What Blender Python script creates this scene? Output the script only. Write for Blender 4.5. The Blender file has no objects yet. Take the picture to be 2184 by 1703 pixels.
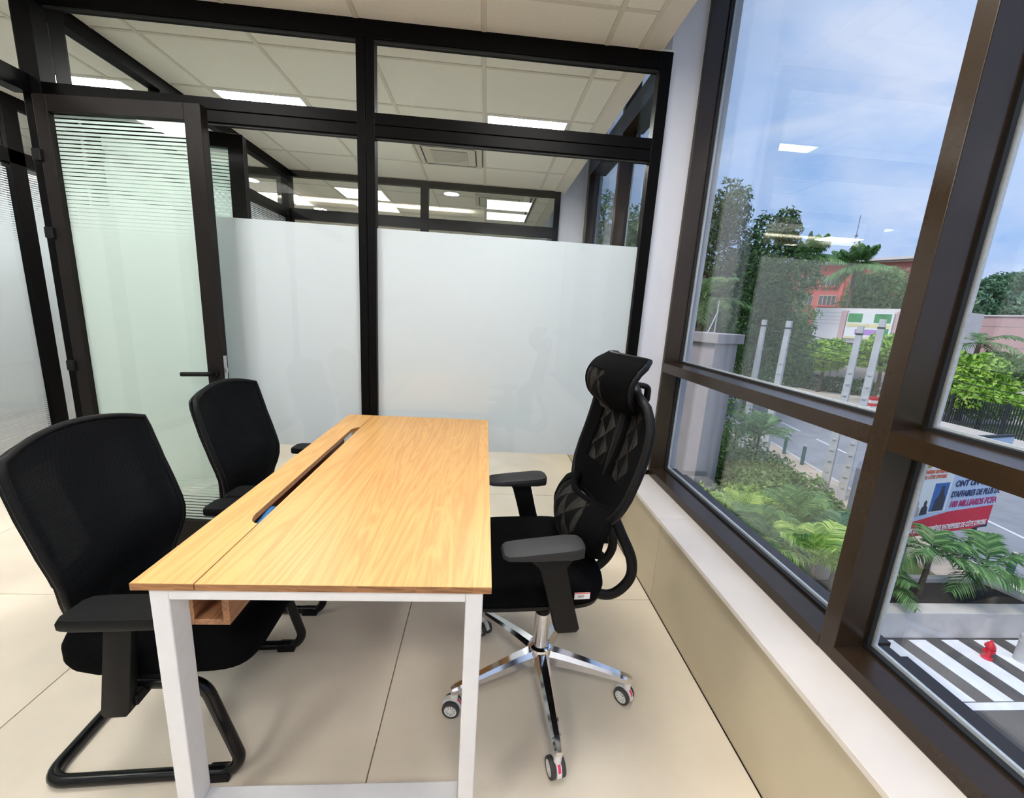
import bpy, bmesh, math, random
from mathutils import Vector, Matrix
random.seed(7)
scene = bpy.context.scene
C = scene.collection
PI = math.pi

# ------------------------------------------------------------------ camera, world, sun, exposure
FPX, YAW, PITCH, ROLL, EYE = 882.556, 0.0747343, 0.208593, 0.0603108, 1.37
def cam_axes():
    cy, sy, cp, sp, cr, sr = math.cos(YAW), math.sin(YAW), math.cos(PITCH), math.sin(PITCH), math.cos(ROLL), math.sin(ROLL)
    B = Matrix(((1, 0, 0), (0, 0, -1), (0, 1, 0)))
    Ry = Matrix(((cy, 0, -sy), (0, 1, 0), (sy, 0, cy)))
    Rp = Matrix(((1, 0, 0), (0, cp, -sp), (0, sp, cp)))
    Rr = Matrix(((cr, -sr, 0), (sr, cr, 0), (0, 0, 1)))
    return Rr @ Rp @ Ry @ B
W2C = cam_axes()
cam_data = bpy.data.cameras.new('camera')
cam = bpy.data.objects.new('camera', cam_data)
C.objects.link(cam)
r0, r1, r2 = W2C[0], W2C[1], W2C[2]
m = Matrix(((r0[0], -r1[0], -r2[0]), (r0[1], -r1[1], -r2[1]), (r0[2], -r1[2], -r2[2]))).to_4x4()
m.translation = (0, 0, EYE)
cam.matrix_world = m
cam_data.sensor_fit = 'HORIZONTAL'
cam_data.sensor_width = 36
cam_data.lens = 36 * FPX / 2184
cam_data.clip_start = 0.02
cam_data.clip_end = 600
scene.camera = cam
def at(px, py, dist):
    """a point on the line of sight at a horizontal distance (for the street outside)"""
    d = W2C.transposed() @ Vector(((px - 1092) / FPX, (py - 851.5) / FPX, 1))
    k = dist / math.hypot(d.x, d.y)
    return Vector((d.x * k, d.y * k, EYE + d.z * k))

world = bpy.data.worlds.new('hazy_sky')
scene.world = world
world.use_nodes = True
nt = world.node_tree
nt.nodes.clear()
def N(t, **k):
    n = nt.nodes.new(t)
    for a, b in k.items():
        setattr(n, a, b)
    return n
tc = N('ShaderNodeTexCoord')
mp = N('ShaderNodeMapping')
mp.inputs['Scale'].default_value = (1.0, 2.2, 3.4)
mp.inputs['Rotation'].default_value = (0.5, 0.35, 0.5)
nz = N('ShaderNodeTexNoise')
nz.inputs['Scale'].default_value = 2.1
nz.inputs['Detail'].default_value = 8
nz.inputs['Roughness'].default_value = 0.55
nz.inputs['Distortion'].default_value = 0.5
cr_ = N('ShaderNodeValToRGB')
cr_.color_ramp.elements[0].position = 0.36
cr_.color_ramp.elements[0].color = (0, 0, 0, 1)
cr_.color_ramp.elements[1].position = 0.72
cr_.color_ramp.elements[1].color = (1, 1, 1, 1)
sep = N('ShaderNodeSeparateXYZ')
hz = N('ShaderNodeValToRGB')
hz.color_ramp.elements[0].position = 0.0
hz.color_ramp.elements[0].color = (0.60, 0.66, 0.86, 1)
hz.color_ramp.elements[1].position = 0.16
hz.color_ramp.elements[1].color = (0.33, 0.52, 0.88, 1)
e = hz.color_ramp.elements.new(0.6)
e.color = (0.30, 0.49, 0.86, 1)
mx = N('ShaderNodeMix', data_type='RGBA')
mx.inputs['B'].default_value = (0.66, 0.74, 0.95, 1)
bg = N('ShaderNodeBackground')
bg.inputs['Strength'].default_value = 1.0
wo = N('ShaderNodeOutputWorld')
L = nt.links.new
L(tc.outputs['Generated'], mp.inputs['Vector']); L(mp.outputs['Vector'], nz.inputs['Vector'])
L(nz.outputs['Fac'], cr_.inputs['Fac']); L(tc.outputs['Generated'], sep.inputs['Vector'])
L(sep.outputs['Z'], hz.inputs['Fac']); L(hz.outputs['Color'], mx.inputs['A'])
L(cr_.outputs['Color'], mx.inputs['Factor']); L(mx.outputs['Result'], bg.inputs['Color'])
L(bg.outputs['Background'], wo.inputs['Surface'])

sun_data = bpy.data.lights.new('hazy_sun', 'SUN')
sun_data.energy = 2.4
sun_data.angle = math.radians(25)
sun_data.color = (1.0, 0.95, 0.88)
sun = bpy.data.objects.new('hazy_sun', sun_data)
C.objects.link(sun)
sun.rotation_euler = Vector((0.55, 0.25, -0.85)).to_track_quat('-Z', 'Y').to_euler()
sun.location = (-20, -10, 30)

scene.view_settings.view_transform = 'Standard'
scene.view_settings.look = 'None'
scene.view_settings.gamma = 1
scene.view_settings.use_curve_mapping = False
scene.view_settings.exposure = 0.36
scene.cycles.max_bounces = 9
scene.cycles.diffuse_bounces = 5
scene.cycles.glossy_bounces = 3
scene.cycles.transparent_max_bounces = 12
scene.cycles.caustics_reflective = False
scene.cycles.caustics_refractive = False
LAMP = 28.5            # brightness of the LED panels

# ------------------------------------------------------------------ helpers
def tag(o, label=None, cat=None, group=None, kind=None):
    if label: o['label'] = label
    if cat: o['category'] = cat
    if group: o['group'] = group
    if kind: o['kind'] = kind
    return o
def empty(name, loc=(0, 0, 0), rz=0.0, label=None, cat=None, group=None, kind=None):
    o = bpy.data.objects.new(name, None)
    o.empty_display_size = 0.1
    C.objects.link(o)
    o.location = loc
    o.rotation_euler = (0, 0, rz)
    return tag(o, label, cat, group, kind)
def obj(name, bm, mat, parent=None, world=False, smooth=False, angle=None):
    me = bpy.data.meshes.new(name)
    bmesh.ops.recalc_face_normals(bm, faces=bm.faces)
    bm.to_mesh(me)
    bm.free()
    if smooth:
        for p in me.polygons: p.use_smooth = True
        if angle is not None:
            me.set_sharp_from_angle(angle=math.radians(angle))
    mats = mat if isinstance(mat, (list, tuple)) else [mat]
    for q in mats: me.materials.append(q)
    o = bpy.data.objects.new(name, me)
    C.objects.link(o)
    if parent is not None:
        o.parent = parent
        if world: o.location = -Vector(parent.location)
    return o
def twin(o, parent, loc):
    c = o.copy()
    C.objects.link(c)
    c.parent = parent
    c.location = loc
    return c
def copy_tree(o, parent=None):
    c = o.copy()
    C.objects.link(c)
    c.parent = parent
    for ch in o.children: copy_tree(ch, c)
    return c
def nb(): return bmesh.new()
def box(bm, x0, x1, y0, y1, z0, z1, bev=0.0, seg=2):
    v = [bm.verts.new(p) for p in ((x0, y0, z0), (x1, y0, z0), (x1, y1, z0), (x0, y1, z0), (x0, y0, z1), (x1, y0, z1), (x1, y1, z1), (x0, y1, z1))]
    fs = [bm.faces.new([v[i] for i in f]) for f in ((0, 3, 2, 1), (4, 5, 6, 7), (0, 1, 5, 4), (1, 2, 6, 5), (2, 3, 7, 6), (3, 0, 4, 7))]
    if bev > 0:
        es = list({e for f in fs for e in f.edges})
        bmesh.ops.bevel(bm, geom=es, offset=bev, segments=seg, affect='EDGES', profile=0.5)
    return bm
def B(x0, x1, y0, y1, z0, z1, bev=0.0, seg=2): return box(nb(), x0, x1, y0, y1, z0, z1, bev, seg)
def prism(bm, poly, axis, a, b, bev=0.0):
    """extrude a 2-D polygon along an axis; poly gives the other two coordinates in order"""
    def P(p, t):
        return {'x': (t, p[0], p[1]), 'y': (p[0], t, p[1]), 'z': (p[0], p[1], t)}[axis]
    v0 = [bm.verts.new(P(p, a)) for p in poly]
    v1 = [bm.verts.new(P(p, b)) for p in poly]
    n = len(poly)
    fs = [bm.faces.new(v0[::-1]), bm.faces.new(v1)]
    for i in range(n): fs.append(bm.faces.new((v0[i], v0[(i + 1) % n], v1[(i + 1) % n], v1[i])))
    if bev > 0:
        es = list({e for f in fs[:2] for e in f.edges})
        bmesh.ops.bevel(bm, geom=es, offset=bev, segments=2, affect='EDGES', profile=0.5)
    return bm
def loft(bm, rings, cap=True, closed=True):
    V = [[bm.verts.new(p) for p in r] for r in rings]
    n = len(rings[0])
    for a, b in zip(V, V[1:]):
        for i in range(n if closed else n - 1):
            bm.faces.new((a[i], a[(i + 1) % n], b[(i + 1) % n], b[i]))
    if cap and closed:
        bm.faces.new(V[0][::-1]); bm.faces.new(V[-1])
    return bm
def lathe(bm, prof, n=20, o=(0, 0, 0), axis='z', ring_shape=False):
    rings = []
    for r, z in prof:
        ring = []
        for i in range(n):
            a = 2 * PI * i / n
            c, s = r * math.cos(a), r * math.sin(a)
            p = {'z': (c, s, z), 'x': (z, c, s), 'y': (s, z, c)}[axis]
            ring.append((p[0] + o[0], p[1] + o[1], p[2] + o[2]))
        rings.append(ring)
    if ring_shape: return loft(bm, rings + rings[:1], cap=False)
    return loft(bm, rings)
def fillet(pts, rad, n=6, closed=False):
    pts = [Vector(p) for p in pts]
    out = []
    N_ = len(pts)
    for i, p in enumerate(pts):
        if not closed and i in (0, N_ - 1):
            out.append(p); continue
        a, b = pts[i - 1] - p, pts[(i + 1) % N_] - p
        r = rad[i] if isinstance(rad, (list, tuple)) else rad
        ang = a.angle(b)
        t = min(r / max(math.tan(ang / 2), 1e-3), a.length * 0.49, b.length * 0.49)
        p0, p1 = p + a.normalized() * t, p + b.normalized() * t
        for k in range(n + 1):
            u = k / n
            out.append((1 - u) ** 2 * p0 + 2 * u * (1 - u) * p + u * u * p1)
    return out
def smooth(pts, n=6):
    P = [Vector(p) for p in pts]
    out = []
    for i in range(len(P) - 1):
        a, b, c, d = P[max(i - 1, 0)], P[i], P[i + 1], P[min(i + 2, len(P) - 1)]
        for k in range(n):
            u = k / n
            out.append(0.5 * (2 * b + (c - a) * u + (2 * a - 5 * b + 4 * c - d) * u * u + (3 * b - a - 3 * c + d) * u ** 3))
    return out + [P[-1]]
def tube(bm, pts, r, n=10, closed=False, flat=None):
    """sweep a round (or flattened) section along a path; r may be a list"""
    pts = [Vector(p) for p in pts]
    T = []
    N_ = len(pts)
    for i in range(N_):
        if closed: t = pts[(i + 1) % N_] - pts[i - 1]
        else: t = pts[min(i + 1, N_ - 1)] - pts[max(i - 1, 0)]
        T.append(t.normalized())
    up = Vector((0, 0, 1)) if abs(T[0].z) < 0.9 else Vector((0, 1, 0))
    nrm = (up - T[0] * up.dot(T[0])).normalized()
    rings = []
    for i, p in enumerate(pts):
        if i: nrm = (nrm - T[i] * nrm.dot(T[i])).normalized()
        bi = T[i].cross(nrm)
        ri = r[i] if isinstance(r, (list, tuple)) else r
        fx, fy = (flat if flat else (1, 1))
        rings.append([p + nrm * (ri * fx * math.cos(2 * PI * k / n)) + bi * (ri * fy * math.sin(2 * PI * k / n)) for k in range(n)])
    if closed: rings.append(rings[0])
    V = [[bm.verts.new(q) for q in ring] for ring in (rings[:-1] if closed else rings)]
    if closed: V.append(V[0])
    for a, b in zip(V, V[1:]):
        for k in range(n): bm.faces.new((a[k], a[(k + 1) % n], b[(k + 1) % n], b[k]))
    if not closed:
        bm.faces.new(V[0][::-1]); bm.faces.new(V[-1])
    return bm
def cr_interp(tab, t):
    """smooth (Catmull-Rom) look-up in a table of (t, value)"""
    for i in range(len(tab) - 1):
        if t <= tab[i + 1][0] or i == len(tab) - 2:
            t0, p1 = tab[i]; t1, p2 = tab[i + 1]
            p0 = tab[i - 1][1] if i else p1
            p3 = tab[i + 2][1] if i + 2 < len(tab) else p2
            u = max(0.0, min(1.0, (t - t0) / (t1 - t0)))
            return 0.5 * (2 * p1 + (p2 - p0) * u + (2 * p0 - 5 * p1 + 4 * p2 - p3) * u * u + (3 * p1 - p0 - 3 * p2 + p3) * u ** 3)
def sheet(fn, nu, nv, thick):
    """a curved panel: fn(u,v) for u,v in -1..1 / 0..1 gives a point; given thickness along its normal"""
    bm = nb()
    G_ = [[Vector(fn(-1 + 2 * i / nu, j / nv)) for i in range(nu + 1)] for j in range(nv + 1)]
    def nrm(i, j):
        a = G_[j][min(i + 1, nu)] - G_[j][max(i - 1, 0)]
        b = G_[min(j + 1, nv)][i] - G_[max(j - 1, 0)][i]
        q = a.cross(b)
        return q.normalized() if q.length > 1e-9 else Vector((1, 0, 0))
    F = [[bm.verts.new(G_[j][i] + nrm(i, j) * thick / 2) for i in range(nu + 1)] for j in range(nv + 1)]
    K = [[bm.verts.new(G_[j][i] - nrm(i, j) * thick / 2) for i in range(nu + 1)] for j in range(nv + 1)]
    for j in range(nv):
        for i in range(nu):
            bm.faces.new((F[j][i], F[j][i + 1], F[j + 1][i + 1], F[j + 1][i]))
            bm.faces.new((K[j][i], K[j + 1][i], K[j + 1][i + 1], K[j][i + 1]))
    for j in range(nv):
        bm.faces.new((F[j][0], F[j + 1][0], K[j + 1][0], K[j][0]))
        bm.faces.new((F[j][nu], K[j][nu], K[j + 1][nu], F[j + 1][nu]))
    for i in range(nu):
        bm.faces.new((F[0][i], K[0][i], K[0][i + 1], F[0][i + 1]))
        bm.faces.new((F[nv][i], F[nv][i + 1], K[nv][i + 1], K[nv][i]))
    return bm
def proud(fn, u, v, d):
    """a point lifted by d from a curved panel towards its front (-x)"""
    p = Vector(fn(u, v))
    a = Vector(fn(u + 0.02, v)) - Vector(fn(u - 0.02, v))
    b = Vector(fn(u, min(1, v + 0.02))) - Vector(fn(u, max(0, v - 0.02)))
    n = a.cross(b).normalized()
    if n.x > 0: n = -n
    return p + n * d
def text_mesh(name, body, size, mat, parent, mtx, extrude=0.001, align='CENTER', shear=0.0, sx=1.0, bold=0.0):
    cu = bpy.data.curves.new(name, 'FONT')
    cu.body = body; cu.size = size; cu.extrude = extrude; cu.align_x = align; cu.align_y = 'CENTER'; cu.shear = shear
    cu.offset = bold
    cu.resolution_u = 3
    t = bpy.data.objects.new(name, cu)
    C.objects.link(t)
    dg = bpy.context.evaluated_depsgraph_get()
    me = bpy.data.meshes.new_from_object(t.evaluated_get(dg))
    bpy.data.objects.remove(t)
    me.transform(Matrix.Diagonal((sx, 1, 1, 1)))
    me.materials.clear(); me.materials.append(mat)
    o = bpy.data.objects.new(name, me)
    C.objects.link(o)
    o.parent = parent
    o.matrix_local = mtx
    return o

# ------------------------------------------------------------------ materials (all procedural)
def srgb(r, g, b):
    f = lambda c: (c / 255 / 12.92) if c / 255 <= 0.04045 else ((c / 255 + 0.055) / 1.055) ** 2.4
    return (f(r), f(g), f(b), 1)
def mat(name, col, rough=0.5, metal=0.0, noise=0.0, scale=8.0, bump=0.0, bscale=None, spec=0.5, col2=None, stretch=None, coords='Object', detail=4):
    M = bpy.data.materials.new(name)
    M.use_nodes = True
    t = M.node_tree
    p = t.nodes['Principled BSDF']
    p.inputs['Roughness'].default_value = rough
    p.inputs['Metallic'].default_value = metal
    p.inputs['Specular IOR Level'].default_value = spec
    c = tuple(col[:3])
    if noise > 0 or col2:
        tcn = t.nodes.new('ShaderNodeTexCoord')
        mpn = t.nodes.new('ShaderNodeMapping')
        if stretch: mpn.inputs['Scale'].default_value = stretch
        n = t.nodes.new('ShaderNodeTexNoise')
        n.inputs['Scale'].default_value = scale
        n.inputs['Detail'].default_value = detail
        ramp = t.nodes.new('ShaderNodeValToRGB')
        ramp.color_ramp.elements[0].position = 0.3
        ramp.color_ramp.elements[1].position = 0.7
        lo = tuple(col2[:3]) if col2 else tuple(v * (1 - noise) for v in c)
        hi = c if col2 else tuple(min(1, v * (1 + noise)) for v in c)
        ramp.color_ramp.elements[0].color = (*lo, 1)
        ramp.color_ramp.elements[1].color = (*hi, 1)
        t.links.new(tcn.outputs[coords], mpn.inputs['Vector'])
        t.links.new(mpn.outputs['Vector'], n.inputs['Vector'])
        t.links.new(n.outputs['Fac'], ramp.inputs['Fac'])
        t.links.new(ramp.outputs['Color'], p.inputs['Base Color'])
    else:
        p.inputs['Base Color'].default_value = (*c, 1)
    if bump > 0:
        tcn = t.nodes.new('ShaderNodeTexCoord')
        n = t.nodes.new('ShaderNodeTexNoise')
        n.inputs['Scale'].default_value = bscale or scale
        n.inputs['Detail'].default_value = 3
        bp = t.nodes.new('ShaderNodeBump')
        bp.inputs['Strength'].default_value = bump
        bp.inputs['Distance'].default_value = 0.002
        t.links.new(tcn.outputs[coords], n.inputs['Vector'])
        t.links.new(n.outputs['Fac'], bp.inputs['Height'])
        t.links.new(bp.outputs['Normal'], p.inputs['Normal'])
    return M
def glow(name, col, strength):
    M = bpy.data.materials.new(name)
    M.use_nodes = True
    t = M.node_tree
    t.nodes.clear()
    e = t.nodes.new('ShaderNodeEmission')
    e.inputs['Color'].default_value = (*col, 1)
    e.inputs['Strength'].default_value = strength
    o = t.nodes.new('ShaderNodeOutputMaterial')
    t.links.new(e.outputs[0], o.inputs['Surface'])
    return M
def pane_glass(name, tint=(0.97, 0.985, 0.98), ior=1.45, boost=1.0):
    """thin window pane: clear transmission plus a mirror reflection that grows at grazing angles"""
    M = bpy.data.materials.new(name)
    M.use_nodes = True
    t = M.node_tree
    t.nodes.clear()
    tr = t.nodes.new('ShaderNodeBsdfTransparent')
    tr.inputs['Color'].default_value = (*tint, 1)
    gl = t.nodes.new('ShaderNodeBsdfGlossy')
    gl.inputs['Roughness'].default_value = 0.0
    fr = t.nodes.new('ShaderNodeFresnel')
    ge = t.nodes.new('ShaderNodeNewGeometry')
    io = t.nodes.new('ShaderNodeMix'); io.data_type = 'FLOAT'      # both faces of a thin pane reflect like air to glass
    io.inputs['A'].default_value = ior; io.inputs['B'].default_value = 1 / ior
    t.links.new(ge.outputs['Backfacing'], io.inputs['Factor'])
    t.links.new(io.outputs['Result'], fr.inputs['IOR'])
    mu = t.nodes.new('ShaderNodeMath'); mu.operation = 'MULTIPLY'
    mu.inputs[1].default_value = boost
    mu.use_clamp = True
    mxs = t.nodes.new('ShaderNodeMixShader')
    o = t.nodes.new('ShaderNodeOutputMaterial')
    t.links.new(fr.outputs[0], mu.inputs[0]); t.links.new(mu.outputs[0], mxs.inputs['Fac'])
    t.links.new(tr.outputs[0], mxs.inputs[1]); t.links.new(gl.outputs[0], mxs.inputs[2])
    t.links.new(mxs.outputs[0], o.inputs['Surface'])
    return M
def frosted(name, col, trans=0.5):
    M = bpy.data.materials.new(name)
    M.use_nodes = True
    t = M.node_tree
    t.nodes.clear()
    d = t.nodes.new('ShaderNodeBsdfDiffuse'); d.inputs['Color'].default_value = (*col, 1)
    tl = t.nodes.new('ShaderNodeBsdfTranslucent'); tl.inputs['Color'].default_value = (*col, 1)
    mxs = t.nodes.new('ShaderNodeMixShader'); mxs.inputs['Fac'].default_value = trans
    o = t.nodes.new('ShaderNodeOutputMaterial')
    t.links.new(d.outputs[0], mxs.inputs[1]); t.links.new(tl.outputs[0], mxs.inputs[2])
    t.links.new(mxs.outputs[0], o.inputs['Surface'])
    return M
def wood(name, light, dark, axis_scale=(5.5, 0.42, 5.5), rough=0.42):
    M = bpy.data.materials.new(name)
    M.use_nodes = True
    t = M.node_tree
    p = t.nodes['Principled BSDF']
    p.inputs['Roughness'].default_value = rough
    tcn = t.nodes.new('ShaderNodeTexCoord')
    m1 = t.nodes.new('ShaderNodeMapping'); m1.inputs['Scale'].default_value = axis_scale
    n1 = t.nodes.new('ShaderNodeTexNoise'); n1.inputs['Scale'].default_value = 1.0; n1.inputs['Detail'].default_value = 5; n1.inputs['Distortion'].default_value = 1.6
    wv = t.nodes.new('ShaderNodeMath'); wv.operation = 'MULTIPLY'; wv.inputs[1].default_value = 11.0
    fr = t.nodes.new('ShaderNodeMath'); fr.operation = 'PINGPONG'; fr.inputs[1].default_value = 0.5
    m2 = t.nodes.new('ShaderNodeMapping'); m2.inputs['Scale'].default_value = (axis_scale[0] * 18, axis_scale[1] * 5, axis_scale[2] * 18)
    n2 = t.nodes.new('ShaderNodeTexNoise'); n2.inputs['Scale'].default_value = 1.0; n2.inputs['Detail'].default_value = 3
    # planks of the printed decor, 125 mm wide, each a little different
    sp = t.nodes.new('ShaderNodeSeparateXYZ')
    pl = t.nodes.new('ShaderNodeMath'); pl.operation = 'MULTIPLY'; pl.inputs[1].default_value = 8.0
    fl = t.nodes.new('ShaderNodeMath'); fl.operation = 'FLOOR'
    wn = t.nodes.new('ShaderNodeTexWhiteNoise'); wn.noise_dimensions = '1D'
    off = t.nodes.new('ShaderNodeVectorMath'); off.operation = 'SCALE'
    add = t.nodes.new('ShaderNodeVectorMath'); add.operation = 'ADD'
    ad1 = t.nodes.new('ShaderNodeMath'); ad1.operation = 'MULTIPLY'; ad1.inputs[1].default_value = 0.42
    ad2 = t.nodes.new('ShaderNodeMath'); ad2.operation = 'MULTIPLY_ADD'; ad2.inputs[1].default_value = 0.62
    ad3 = t.nodes.new('ShaderNodeMath'); ad3.operation = 'MULTIPLY_ADD'; ad3.inputs[1].default_value = 0.22
    ramp = t.nodes.new('ShaderNodeValToRGB')
    ramp.color_ramp.elements[0].position = 0.18; ramp.color_ramp.elements[0].color = dark
    ramp.color_ramp.elements[1].position = 0.62; ramp.color_ramp.elements[1].color = light
    l = t.links.new
    l(tcn.outputs['Object'], sp.inputs['Vector']); l(sp.outputs['X'], pl.inputs[0]); l(pl.outputs[0], fl.inputs[0]); l(fl.outputs[0], wn.inputs['W'])
    l(wn.outputs['Color'], off.inputs[0]); off.inputs['Scale'].default_value = 5.0
    l(tcn.outputs['Object'], add.inputs[0]); l(off.outputs[0], add.inputs[1])
    l(add.outputs[0], m1.inputs['Vector']); l(add.outputs[0], m2.inputs['Vector'])
    l(m1.outputs[0], n1.inputs['Vector']); l(n1.outputs['Fac'], wv.inputs[0]); l(wv.outputs[0], fr.inputs[0])
    l(m2.outputs[0], n2.inputs['Vector'])
    l(n2.outputs['Fac'], ad1.inputs[0])
    l(fr.outputs[0], ad2.inputs[0]); l(ad1.outputs[0], ad2.inputs[2])
    l(wn.outputs['Value'], ad3.inputs[0]); l(ad2.outputs[0], ad3.inputs[2])
    l(ad3.outputs[0], ramp.inputs['Fac']); l(ramp.outputs['Color'], p.inputs['Base Color'])
    return M
def mesh_fabric(name, base, light, hole_lo, hole_hi, su, sv, mode):
    """woven mesh: see-through varies by pattern ('tri' = woven triangles, 'rib' = fine ribs)"""
    M = bpy.data.materials.new(name)
    M.use_nodes = True
    t = M.node_tree
    t.nodes.clear()
    l = t.links.new
    tcn = t.nodes.new('ShaderNodeTexCoord')
    sp = t.nodes.new('ShaderNodeSeparateXYZ')
    l(tcn.outputs['Object'], sp.inputs['Vector'])
    def math_(op, a, b=None):
        n = t.nodes.new('ShaderNodeMath'); n.operation = op
        for i, q in enumerate((a, b)):
            if q is None: continue
            if isinstance(q, (int, float)): n.inputs[i].default_value = q
            else: l(q, n.inputs[i])
        return n.outputs[0]
    u = math_('MULTIPLY', math_('ADD', sp.outputs['Y'], 10.0), su)
    v = math_('MULTIPLY', math_('ADD', sp.outputs['Z'], 10.0), sv)
    if mode == 'tri':
        fu, fv = math_('FRACT', u), math_('FRACT', v)
        par = math_('MODULO', math_('ADD', math_('FLOOR', u), math_('FLOOR', v)), 2.0)
        d1 = math_('GREATER_THAN', fu, fv)
        d2 = math_('GREATER_THAN', math_('ADD', fu, fv), 1.0)
        a_ = math_('MULTIPLY', par, d1)
        b_ = math_('MULTIPLY', math_('SUBTRACT', 1.0, par), d2)
        fac = math_('ADD', a_, b_)
        n = t.nodes.new('ShaderNodeTexNoise'); n.inputs['Scale'].default_value = 420
        l(tcn.outputs['Object'], n.inputs['Vector'])
        fac = math_('MULTIPLY', fac, math_('ADD', math_('MULTIPLY', n.outputs['Fac'], 0.6), 0.5))
    else:
        fac = math_('PINGPONG', v, 0.5)
        fac = math_('MULTIPLY', fac, 2.0)
    mr = t.nodes.new('ShaderNodeMapRange')
    mr.inputs['To Min'].default_value = hole_lo; mr.inputs['To Max'].default_value = hole_hi
    l(fac, mr.inputs['Value'])
    mc = t.nodes.new('ShaderNodeMix'); mc.data_type = 'RGBA'
    mc.inputs['A'].default_value = (*base, 1); mc.inputs['B'].default_value = (*light, 1)
    l(fac, mc.inputs['Factor'])
    p = t.nodes.new('ShaderNodeBsdfPrincipled')
    p.inputs['Roughness'].default_value = 0.85
    p.inputs['Specular IOR Level'].default_value = 0.08
    l(mc.outputs['Result'], p.inputs['Base Color'])
    tr = t.nodes.new('ShaderNodeBsdfTransparent')
    ms = t.nodes.new('ShaderNodeMixShader')
    o = t.nodes.new('ShaderNodeOutputMaterial')
    l(mr.outputs['Result'], ms.inputs['Fac']); l(p.outputs[0], ms.inputs[1]); l(tr.outputs[0], ms.inputs[2])
    l(ms.outputs[0], o.inputs['Surface'])
    return M
def leaf_mat(name, a, b, rough=0.45):
    M = bpy.data.materials.new(name)
    M.use_nodes = True
    t = M.node_tree
    p = t.nodes['Principled BSDF']
    p.inputs['Roughness'].default_value = rough
    p.inputs['Specular IOR Level'].default_value = 0.3
    g = t.nodes.new('ShaderNodeNewGeometry')
    ramp = t.nodes.new('ShaderNodeValToRGB')
    ramp.color_ramp.elements[0].color = a; ramp.color_ramp.elements[1].color = b
    tl = t.nodes.new('ShaderNodeBsdfTranslucent')
    ms = t.nodes.new('ShaderNodeMixShader'); ms.inputs['Fac'].default_value = 0.25
    t.links.new(g.outputs['Random Per Island'], ramp.inputs['Fac'])
    t.links.new(ramp.outputs['Color'], p.inputs['Base Color'])
    t.links.new(ramp.outputs['Color'], tl.inputs['Color'])
    o = t.nodes['Material Output']
    t.links.new(p.outputs[0], ms.inputs[1]); t.links.new(tl.outputs[0], ms.inputs[2])
    t.links.new(ms.outputs[0], o.inputs['Surface'])
    return M

M = {}
M['frame'] = mat('black_aluminium', (0.0030, 0.0027, 0.0027), 0.40, noise=0.25, scale=60, spec=0.07)
M['door_frame'] = mat('dark_door_aluminium', (0.010, 0.0078, 0.007), 0.45, noise=0.2, scale=80, spec=0.16)
M['bronze'] = mat('bronze_window_aluminium', (0.027, 0.0155, 0.0075), 0.26, noise=0.06, scale=70, spec=0.45)
M['gasket'] = mat('black_rubber', (0.006, 0.006, 0.006), 0.6, noise=0.2, scale=90)
M['spacer'] = mat('pale_aluminium_spacer', (0.85, 0.86, 0.88), 0.35, metal=0.0, noise=0.1, scale=120)
M['glass'] = pane_glass('clear_partition_glass', (0.975, 0.985, 0.98), 1.4)
M['window_glass'] = pane_glass('window_glass', (0.95, 0.965, 0.97), 1.52, 1.6)
M['film'] = frosted('frosted_film', (0.80, 0.832, 0.862), 0.5)
M['door_film'] = frosted('frosted_door_film', (0.86, 0.945, 0.905), 0.5)
M['white_wall'] = mat('white_painted_plaster', (0.69, 0.695, 0.75), 0.7, noise=0.02, scale=5)
M['beige_wall'] = mat('beige_painted_plaster', (0.66, 0.60, 0.50), 0.7, noise=0.03, scale=5)
M['tile'] = mat('beige_stone_floor_tile', srgb(224, 212, 194), 0.42, noise=0.07, scale=3.2, bump=0.15, bscale=160, spec=0.35, detail=9)
M['grout'] = mat('floor_grout', srgb(140, 128, 110), 0.85, noise=0.1, scale=30)
M['low_wall'] = mat('beige_stone_wall_tile', srgb(196, 184, 158), 0.45, noise=0.07, scale=3.0, spec=0.35, detail=9)
M['sill'] = mat('pale_stone_sill', srgb(220, 212, 206), 0.35, noise=0.04, scale=5, spec=0.4)
M['ceiling_tile'] = mat('mineral_ceiling_tile', srgb(246, 243, 231), 0.9, noise=0.05, scale=140, bump=0.3, bscale=220)
M['ceiling_bar'] = mat('ceiling_grid_bar', srgb(226, 221, 206), 0.6, noise=0.04, scale=30)
M['ceiling_base'] = mat('ceiling_board', srgb(150, 145, 132), 0.9, noise=0.05, scale=20)
M['plaster_strip'] = mat('white_gypsum_strip', srgb(236, 230, 218), 0.85, noise=0.03, scale=12)
M['lamp_white'] = mat('white_lamp_housing', (0.8, 0.8, 0.78), 0.4, noise=0.03, scale=20)
M['led'] = glow('led_diffuser', (1.0, 0.985, 0.95), LAMP)
M['down'] = glow('downlight_diffuser', (1.0, 0.95, 0.85), 5.0)
M['cove'] = glow('cove_strip', (1.0, 0.95, 0.84), 14.0)
M['ac_white'] = mat('white_air_conditioner_plastic', srgb(220, 214, 200), 0.45, noise=0.03, scale=15)
M['ac_grey'] = mat('grey_air_grille', srgb(150, 146, 136), 0.6, noise=0.05, scale=60)
M['slot'] = mat('dark_air_slot', (0.03, 0.03, 0.035), 0.6, noise=0.1, scale=60)
M['oak'] = wood('oak_laminate', srgb(214, 166, 102), srgb(192, 141, 82))
M['oak_edge'] = wood('oak_edge_band', srgb(168, 118, 74), srgb(112, 72, 42), (1.2, 9, 14))
M['oak_tray'] = wood('oak_tray_board', srgb(178, 128, 92), srgb(130, 88, 60), (9, 0.6, 9))
M['white_steel'] = mat('white_powder_coated_steel', srgb(222, 222, 225), 0.35, noise=0.02, scale=40)
M['black_plastic'] = mat('black_moulded_plastic', (0.0045, 0.0045, 0.005), 0.5, noise=0.2, scale=120, bump=0.25, bscale=500, spec=0.18)
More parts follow.
